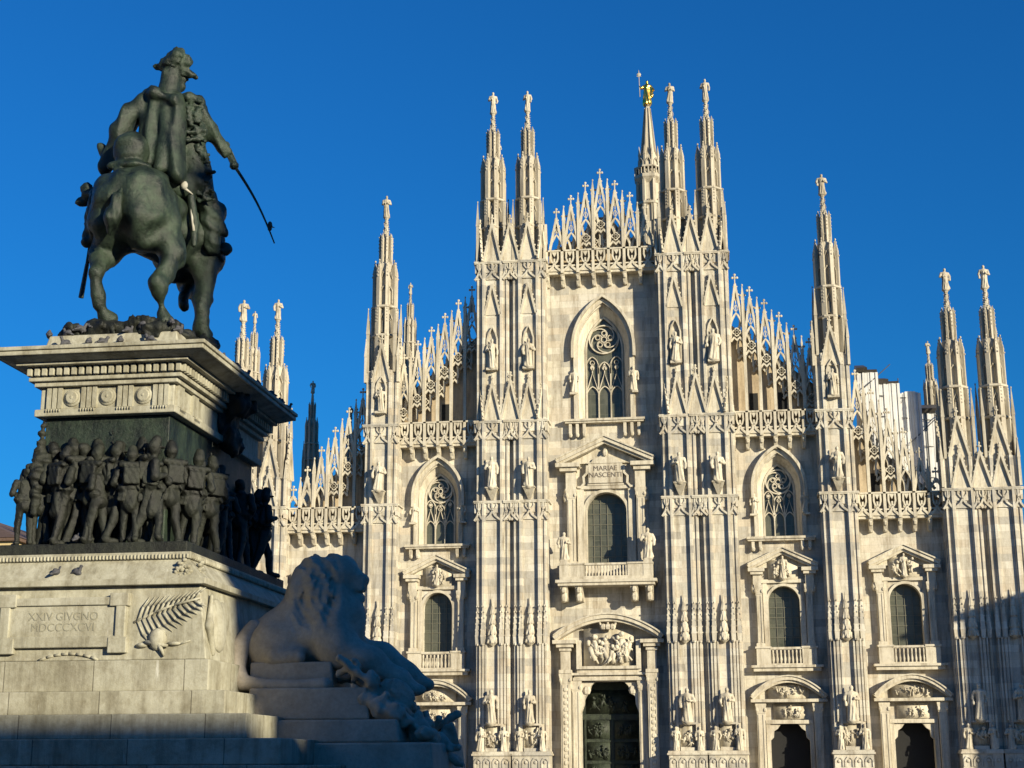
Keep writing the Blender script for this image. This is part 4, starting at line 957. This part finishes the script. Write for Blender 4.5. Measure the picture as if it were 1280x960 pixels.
s.chain([(.3, -105.6, 11.65), (.1, -104.95, 11.4), (.0, -105.1, 10.75)], [.29, .22, .16])
rd = obj('rider', s.mesh('rider', M_BRON, .035, lambda X, Y, Z: .03*np.abs(np.sin(9*Z+4*np.sin(5*X)+5*Y))*(Z < 13.3)), eq)
s = SDF(.05)                                                  # plumed hat with a turned brim
s.ell((.5, -105.92, 13.95), (.25, .25, .16)).ell((.54, -105.92, 14.08), (.17, .18, .15)).cone((.16, -106.0, 13.92), (.5, -105.92, 13.9), .05, .16).cone((.5, -105.92, 13.9), (.88, -105.85, 13.74), .16, .04).ell((.6, -106.08, 14.05), (.13, .1, .14), .03).ell((.74, -105.95, 14.0), (.1, .12, .13), .03).ell((.62, -106.0, 14.17), (.1, .1, .08), .03)
obj('hat', s.mesh('hat', M_BRON, .028, wob(6, 22, .018)), rd)
s = SDF(.09)                                                  # cape with long folds, open over the left arm
for a, b_, r1, r2 in (((.28, -106.12, 13.2), (.3, -106.3, 11.95), .16, .14), ((.5, -106.16, 13.2), (.55, -106.38, 11.8), .15, .15), ((.68, -106.1, 13.15), (.76, -106.3, 11.68), .13, .17), ((.78, -106.05, 13.0), (.86, -106.2, 11.75), .08, .1), ((.05, -106.15, 13.2), (-.35, -106.25, 12.6), .17, .17), ((-.35, -106.25, 12.6), (-.56, -106.15, 11.95), .17, .14), ((-.15, -106.2, 12.9), (-.42, -106.2, 12.0), .16, .13), ((.05, -106.15, 13.1), (.1, -106.25, 12.4), .12, .1)): s.cone(a, b_, r1, r2)
s.chain([(.12, -106.2, 13.32), (.36, -106.3, 13.25), (.62, -106.25, 13.1), (.78, -106.08, 13.05)], [.1, .12, .12, .08], .04)
for i in range(7): s.ell((-.66+.03*i, -106.12-.01*i, 12.36-.075*i), (.09, .09, .07), .03)
obj('cape', s.mesh('cape', M_BRON, .032, lambda X, Y, Z: .075*np.abs(np.sin(6.5*X+1.1*Z+.7*np.sin(2.2*Z)))-.03+.010*np.sin(19*X+4*Z+2*np.sin(3*Z))), rd)
s = SDF(.025); r = random.Random(8)                           # braided jacket front, aiguillettes and fringe
for i in range(150):
    u = r.random(); zz = 13.2-1.8*u; x = .9+.24*u+r.uniform(-.2, .15)*(1-.2*u); a = Vector((r.uniform(.3, 1), r.uniform(-.3, .3), r.uniform(-.7, .5)))*r.uniform(.03, .09); c = Vector((x, -106.04+.3*u+.25*(x-.9)+r.uniform(-.05, .03), zz)); s.cone(c-a, c+a, r.uniform(.022, .045), r.uniform(.02, .035))
for i in range(4): zz = 13.08-.2*i+r.uniform(-.04, .04); s.chain([(.72, -106.1, zz), (.88, -106.08, zz-r.uniform(.03, .12)), (1.04, -105.92, zz+r.uniform(-.05, .05))], [.02, .026, .02])
s.chain([(.84, -106.05, 13.25), (1.0, -105.9, 13.22), (1.06, -105.8, 13.1)], [.1, .1, .07])
obj('braided_jacket', s.mesh('braided_jacket', M_BRON, .026, wob(7, 30, .012)), rd)
s = SDF(.05)
for i in range(7): s.ell((1.15+.035*i, -105.42+.03*i, 11.62-.11*i), (.06, .08, .09), .03)
s.cone((.95, -105.55, 11.6), (1.16, -105.3, 11.2), .16, .14).cone((1.1, -105.35, 11.2), (1.14, -105.3, 10.72), .19, .17).ell((1.32, -105.05, 10.72), (.1, .12, .13))
obj('boot', s.mesh('boot', M_BRON, .03, wob(12, 16, .015)), rd)
s = MB().blob((1.36, -105.4, 12.57), (.07, .07, .075), 8, 6).bar((1.36, -105.4, 12.5), (1.52, -105.33, 12.17), .05, .06).bar((1.43, -105.36, 12.5), (1.55, -105.32, 12.22), .02, .02)
s.blob((1.5, -105.33, 12.2), (.09, .09, .08), 8, 5)
d0, d1 = Vector((1.52, -105.33, 12.17)), Vector((2.2, -105.0, 10.8))
for i in range(8):
    a, b_ = d0.lerp(d1, i/8), d0.lerp(d1, (i+1)/8); k = .04*math.sin(math.pi*i/8); k2 = .04*math.sin(math.pi*(i+1)/8); s.bar(a+Vector((k, 0, k)), b_+Vector((k2, 0, k2)), .03-.0022*i, .03-.0022*(i+1), 6)
q = d0.lerp(d1, .8)+Vector((.06, 0, .03)); s.blob(q, (.05, .05, .1), 6, 4).bar(q, q+Vector((.09, 0, -.03)), .02, .005)
obj('sabre', s.mesh('sabre', M_BRON), eq)
obj('pale_patch', MB().blob((.88, -106.12, 11.55), (.07, .05, .08), 8, 5).bar((.88, -106.12, 11.5), (1.0, -106.0, 11.42), .03, .01).bar((.97, -105.98, 11.2), (1.04, -105.97, 10.75), .018, .03).mesh('pale_patch', M_PATCH, True), hs)  # off-white patch and thin streaks on the horse's right side

# ------------------------------------------------------------------ marble lion on its stepped plinth
LY = -104.9
lion = thing('lion_statue', 'grey marble lion crouching with raised head on stepped blocks beside the pedestal', 'statue', loc=(.24, -105.5, .04)); lion.scale = (.976, .976, .976)
for x0, x1, hy, z0, z1 in ((2.2, 3.62, .62, 2.93, 3.36), (2.3, 4.3, .95, 2.42, 2.925), (2.5, 4.85, 1.2, 2.06, 2.415), (2.6, 5.45, 1.45, 1.6, 2.055), (2.6, 5.9, 1.7, .0, 1.595)):
    bevel(obj('plinth', MB().taper(x0, x1, -hy, hy, z0, x0, x1-.06, -hy+.02, hy-.02, z1).mesh('plinth', M_LION), lion), .03)
s = SDF(.14)
s.ell((2.5, 0, 3.68), (.5, .46, .5)).cone((2.4, 0, 3.72), (3.0, 0, 4.28), .4, .42).cone((2.6, 0, 3.75), (3.3, 0, 3.95), .5, .56).ell((3.45, 0, 3.85), (.5, .47, .62)).ell((3.2, 0, 4.5), (.5, .5, .55)).ell((3.42, 0, 4.15), (.52, .5, .5)).ell((3.22, 0, 4.86), (.46, .46, .36)).ell((3.0, 0, 4.6), (.36, .4, .4)).ell((3.45, 0, 5.0), (.3, .3, .17)).ell((3.52, 0, 4.86), (.32, .3, .3))
s.cone((3.6, 0, 4.84), (3.9, 0, 4.73), .22, .13, .05).ell((3.96, 0, 4.76), (.06, .11, .05), .03).box((3.84, 0, 4.64), (.14, .14, .1), .06, .04).cone((3.64, 0, 4.5), (3.87, 0, 4.45), .14, .09, .04).ell((3.66, .14, 4.98), (.09, .08, .07), .05).ell((3.66, -.14, 4.98), (.09, .08, .07), .05)
for sy in (-1, 1):
    s.ell((3.36, sy*.38, 4.9), (.06, .06, .08), .06); s.ell((2.5, sy*.42, 3.6), (.42, .2, .36)); s.cone((2.6, sy*.5, 3.45), (3.0, sy*.52, 3.44), .14, .11); s.ell((3.55, sy*.4, 3.72), (.32, .22, .42))
    e = 0 if sy < 0 else .12; s.chain([(3.7, sy*.36, 3.55), (4.18, sy*.34, 3.36+e), (4.62, sy*.32, 3.1+e), (4.86, sy*.32, 2.93+e)], [.3, .23, .17, .14]).ell((4.94, sy*.32, 2.9+e), (.17, .16, .11), .05)
mane = wob(3, 8, .03); f2 = wob(13, 5, .012)
obj('body', s.mesh('body', M_LION, .028, lambda X, Y, Z: f2(X, Y, Z)+(mane(X, Y, Z)+.06*np.abs(np.sin(9*X+9*Y+1.5*np.sin(5*Z+2*X)+1.2*Z))+.028*np.abs(np.sin(23*X+19*Y+2.2*np.sin(6*Z))))*(np.clip((Z-3.75)*2, 0, 1))*np.clip((3.66-X)*5, 0, 1)*np.clip((X-2.75)*4, 0, 1)), lion)
s = SDF(.03); s.chain([(2.15, -.3, 3.95), (1.97, -.5, 3.6), (1.96, -.62, 3.25), (2.12, -.72, 3.03), (2.5, -.75, 2.98), (3.1, -.75, 2.97), (3.5, -.74, 2.98)], [.14, .17, .16, .13, .1, .09, .12]); obj('tail', s.mesh('tail', M_LION, .03), lion)
s = SDF(.04); r = random.Random(21)
for i in range(46):
    u = r.random(); x = 3.75+1.75*u; zz = 3.3-1.25*u+r.uniform(-.28, .12); y = r.uniform(-1.0, .7)
    if r.random() < .5: s.ell((x, y, zz), (r.uniform(.1, .24), r.uniform(.08, .2), r.uniform(.08, .2)))
    else: a = Vector((r.uniform(-.5, .5), r.uniform(-.3, .3), r.uniform(-.35, .25))); s.cone(Vector((x, y, zz))-a*.6, Vector((x, y, zz))+a*.6, .07, .05)
s.ell((4.6, -.6, 2.75), (.36, .14, .34)).cone((4.2, -.85, 2.75), (4.75, -.95, 2.5), .13, .16)
obj('trophies', s.mesh('trophies', M_LION, .03, wob(17, 18, .015)), lion)

# ------------------------------------------------------------------ pigeons
s = SDF(.02); s.ell((0, 0, .12), (.075, .14, .08), .02, (-.5, 'X')).cone((0, -.1, .1), (0, -.22, .055), .05, .025).cone((0, .08, .17), (0, .11, .24), .045, .035).ell((0, .12, .255), (.035, .045, .035)).cone((0, .155, .25), (0, .185, .24), .012, .006, .005).cone((-.05, -.02, .13), (-.045, -.17, .08), .04, .02).cone((.05, -.02, .13), (.045, -.17, .08), .04, .02).cone((.025, .02, .0), (.025, .02, .08), .01, .012).cone((-.025, .02, .0), (-.025, .02, .08), .01, .012)
PIG = s.mesh('pigeon', M_PIG, .012)
pn = 0
for x, y, z, rz, lab in (
    (-.65, -107.1, 8.41, 2.4, 'grey pigeon standing tall on the cornice, leftmost in the row below the hind hooves'),
    (-.25, -107.08, 8.41, .2, 'round dark pigeon on the cornice between the tall left one and the next'),
    (0, -107.08, 8.41, -.7, 'dark pigeon on the cornice just left of its middle'),
    (.3, -107.1, 8.41, .3, 'spread pigeon on the cornice near its middle'),
    (.8, -107.1, 8.41, 1.3, 'large pigeon facing sideways on the cornice under the right hind leg'),
    (-1.02, -106.93, 8.61, .4, 'upright pigeon at the left end of the cap slab'),
    (-.72, -106.9, 8.63, 1.2, 'pigeon on the slab second from its left end'),
    (-.5, -106.85, 8.72, -1.0, 'pigeon perched on the rock left of the left hind hoof'),
    (-.42, -106.75, 8.78, .8, 'pigeon highest on the rock beside the left hind hoof'),
    (.55, -106.85, 8.74, 1.1, 'plump pigeon perched on the rock left of the right hind hoof'),
    (.36, -106.92, 8.63, -.4, 'small pigeon on the slab edge between the hind hooves'),
    (1.08, -106.9, 8.74, .5, 'pigeon on the slab just right of the right hind hoof'),
    (1.2, -106.85, 8.63, -.3, 'pigeon on the slab right of the hind legs'),
    (1.72, -106.1, 8.33, .2, 'pigeon on the side cornice nearest the front corner'),
    (1.74, -105.5, 8.33, 1.0, 'second pigeon along the dark side cornice'),
    (1.74, -104.9, 8.33, -.5, 'third pigeon along the dark side cornice'),
    (1.74, -104.2, 8.33, .4, 'fourth pigeon along the dark side cornice'),
    (1.74, -103.5, 8.33, 1.8, 'fifth pigeon along the dark side cornice'),
    (1.76, -102.8, 8.33, .7, 'pigeon above the far corner of the side cornice'),
    (1.75, -102.32, 8.33, -.8, 'farthest pigeon at the end of the side cornice'),
    (-1.78, -107.3, 8.33, 1.4, 'pigeon at the left corner of the cornice, cut by the picture edge'),
    (-.3, -107.58, 4.56, -.3, 'left of the two pigeons sitting on the stone moulding above the plaque'),
    (.03, -107.58, 4.56, -1.9, 'right of the two pigeons sitting on the stone moulding above the plaque'),
    (-.11, -107.36, 5.11, .0, 'dark pigeon on the bronze ledge below the soldiers')):
    o = thing('pigeon', lab, 'pigeon', PIG, (x, y, z), rz, 'pigeons on the monument'); o.scale = (.64, .64, .64)

# ------------------------------------------------------------------ gilded Madonna on the lantern spire
mad = thing('gilded_statue', 'gilded standing woman holding a tall halberd on the highest spire', 'statue', loc=(SX, SY, 104.3))
s = SDF(.15); s.cone((0, 0, .2), (0, 0, 2.2), .75, .5).cone((0, 0, 2.2), (.05, 0, 3.0), .45, .5).ell((.05, 0, 3.1), (.62, .4, .3)).ell((.05, -.05, 3.75), (.24, .26, .32), .04)
s.chain([(-.5, 0, 3.1), (-.85, -.2, 2.7), (-1.1, -.3, 3.0)], [.22, .18, .13]).chain([(.6, 0, 3.05), (.95, -.1, 2.4), (1.15, -.5, 2.1)], [.24, .22, .15]).cone((.6, 0, 2.9), (.8, -.1, 1.3), .25, .3).cone((.4, -.3, .4), (-.1, -.3, 2.0), .3, .2)
obj('figure', s.mesh('figure', M_GOLD, .09, lambda X, Y, Z: .05*np.sin(8*np.arctan2(Y, X)+2*Z)*(Z < 2.8)), mad)
obj('halberd', MB().bar((-1.12, -.3, 1.2), (-1.2, -.3, 5.0), .06).blob((-1.2, -.3, 5.1), (.35, .1, .3)).bar((-1.2, -.3, 5.0), (-1.2, -.3, 5.9), .12, .02).bar((-1.55, -.3, 4.8), (-.85, -.3, 4.8), .07).mesh('halberd', M_OLD), mad)

# ------------------------------------------------------------------ scaffold with sheeting over the right roof
sc = thing('scaffolding', 'white sheeted scaffold stepping down the roof beside the right spires, under dark sheet roofing', 'scaffold', loc=(0, 16, 0))
for x0, x1, z1, dy in ((23.2, 25.15, 37.7, -3.2), (25.2, 27.2, 36.8, -2.2), (27.25, 29.25, 36.0, -1.1), (29.3, 31.3, 34.3, 0)):
    m = MB(); n = 8
    for i in range(n):
        a, e = x0+(x1-x0)*i/n, x0+(x1-x0)*(i+1)/n; m.box(a+.01, e-.01, dy+.06*math.sin(i*2.3), dy+3, 24, z1+(.25*math.sin(math.pi*(i+.5)/n) if x0 > 27 and x0 < 29 else 0))
    obj('sheet', m.mesh('sheet', M_SHEET), sc)
for x0, x1, z0, z1 in ((23.2, 24.2, 38.1, 39.1), (24.25, 25.15, 38.0, 38.8), (25.2, 26.2, 37.15, 38.0), (26.25, 27.2, 37.05, 37.8), (29.3, 31.3, 34.65, 35.7)):
    q = -3.2+1.05*(x0-23.2)/2
    m = MB().add([(x0, -.6, z0-.35), (x1, -.6, z0-.35), (x1, 3, z0-.35), (x0, 3, z0-.35), (x0-.05, -.9, z0), (x1-.06, -.9, z0), (x1-.1, 2.2, z1), (x0+.05, 2.2, z1)], [(3, 2, 1, 0), (4, 5, 6, 7), (0, 1, 5, 4), (1, 2, 6, 5), (2, 3, 7, 6), (3, 0, 4, 7)])
    obj('roof_panel', m.mesh('roof_panel', M_ROOF), sc, (0, q+.4, 0))
m = MB()
for x in (25.2, 27.2, 29.28): m.bar((x, -3.4+1.05*(x-23.2)/2, 24), (x, -3.4+1.05*(x-23.2)/2, 37.5 if x < 28 else 35.5), .05)
for zz in (28, 31, 33.6, 35.6): m.bar((23.2, -3.5, zz), (31.3 if zz < 34 else 28.5, .6 if zz < 34 else -.8, zz), .045)
m.bar((23.6, -3.6, 36), (26.4, -2.5, 38.6), .05).bar((28.0, -1.3, 31.2), (31.2, -.3, 34.2), .05)
r = random.Random(2)
for i in range(22):
    x = r.uniform(23.4, 31); y = -3.5+1.05*(x-23.2)/2; zz = r.uniform(27, 35); m.bar((x, y, zz), (x+r.uniform(-1, 1.2), y+.1, zz+r.uniform(.2, 2.0)), .03)
for i in range(9): x = 23.4+.9*i; y = -3.45+1.05*(x-23.2)/2; m.bar((x, y, 24), (x, y, 36.6-.28*i), .032)
obj('tubes', m.mesh('tubes', M_STEEL), sc)

# ------------------------------------------------------------------ palazzi around the piazza
def palazzo(name, label, x0, x1, y0, y1, h, roof, mat, side):
    o = thing(name, label, 'building', loc=((x0+x1)/2, (y0+y1)/2, 0)); hx, hy = (x1-x0)/2, (y1-y0)/2
    m = MB().box(-hx, hx, -hy, hy, 0, h).box(-hx-.15, hx+.15, -hy-.15, hy+.15, 5.2, 5.5).box(-hx-.12, hx+.12, -hy-.12, hy+.12, h*.62, h*.62+.25)
    obj('wall', m.mesh('wall', mat), o)
    m = MB().box(-hx-.5, hx+.5, -hy-.5, hy+.5, h, h+.35); i = min(hx, hy)*.85
    m.taper(-hx-.6, hx+.6, -hy-.6, hy+.6, h+.351, -hx+i, hx-i, -hy+i, hy-i, h+roof); obj('roof', m.mesh('roof', M_TILE), o)
    fr = MB().box(-.85, .85, -.12, .05, -.15, 2.75).mesh('window', M_MARB); gl = MB().box(-.6, .6, -.16, -.121, .1, 2.5).mesh('pane', M_GLASS)
    L = y1-y0 if side in 'EW' else x1-x0; n = min(12, int(L/4.5)); fl = int((h-6)/5.2)
    for k in range(fl):
        for q in range(n):
            u = -L/2+(q+.5)*L/n; zz = 7+k*5.2
            if side == 'S': p, a = (u, -hy, zz), 0
            elif side == 'N': p, a = (u, hy, zz), math.pi
            elif side == 'W': p, a = (-hx, u, zz), -math.pi/2
            else: p, a = (hx, u, zz), math.pi/2
            wo = obj('window', fr, o, p, a); obj('pane', gl, wo)
    return o
palazzo('palazzo', 'ochre palazzo with a brown tiled roof at the far left edge', -100, -63.7, 20.5, 70, 24.8, 6.5, M_OCHRE, 'S')
palazzo('palazzo', 'grey stone palazzo outside the picture on the right, nearest to the monument', 40.9, 78, -138.7, -92, 24.5, 3, M_PALZ, 'W')
palazzo('palazzo', 'grey stone palazzo outside the picture on the right, nearest to the cathedral', 59.8, 110, -25.7, 30, 23.2, 6, M_PALZ, 'W')
palazzo('palazzo', 'grey stone palazzo behind the viewer on the right', 48, 95, -225, -150, 18.05, .25, M_PALZ, 'W')
palazzo('palazzo', 'long ochre palazzo closing the piazza behind the viewer', -70, 40, -245, -215, 22, 4, M_OCHRE, 'N')
palazzo('palazzo', 'long grey palazzo along the left side of the piazza outside the picture', -110, -72, -190, -20, 24, 4, M_PALZ, 'E')
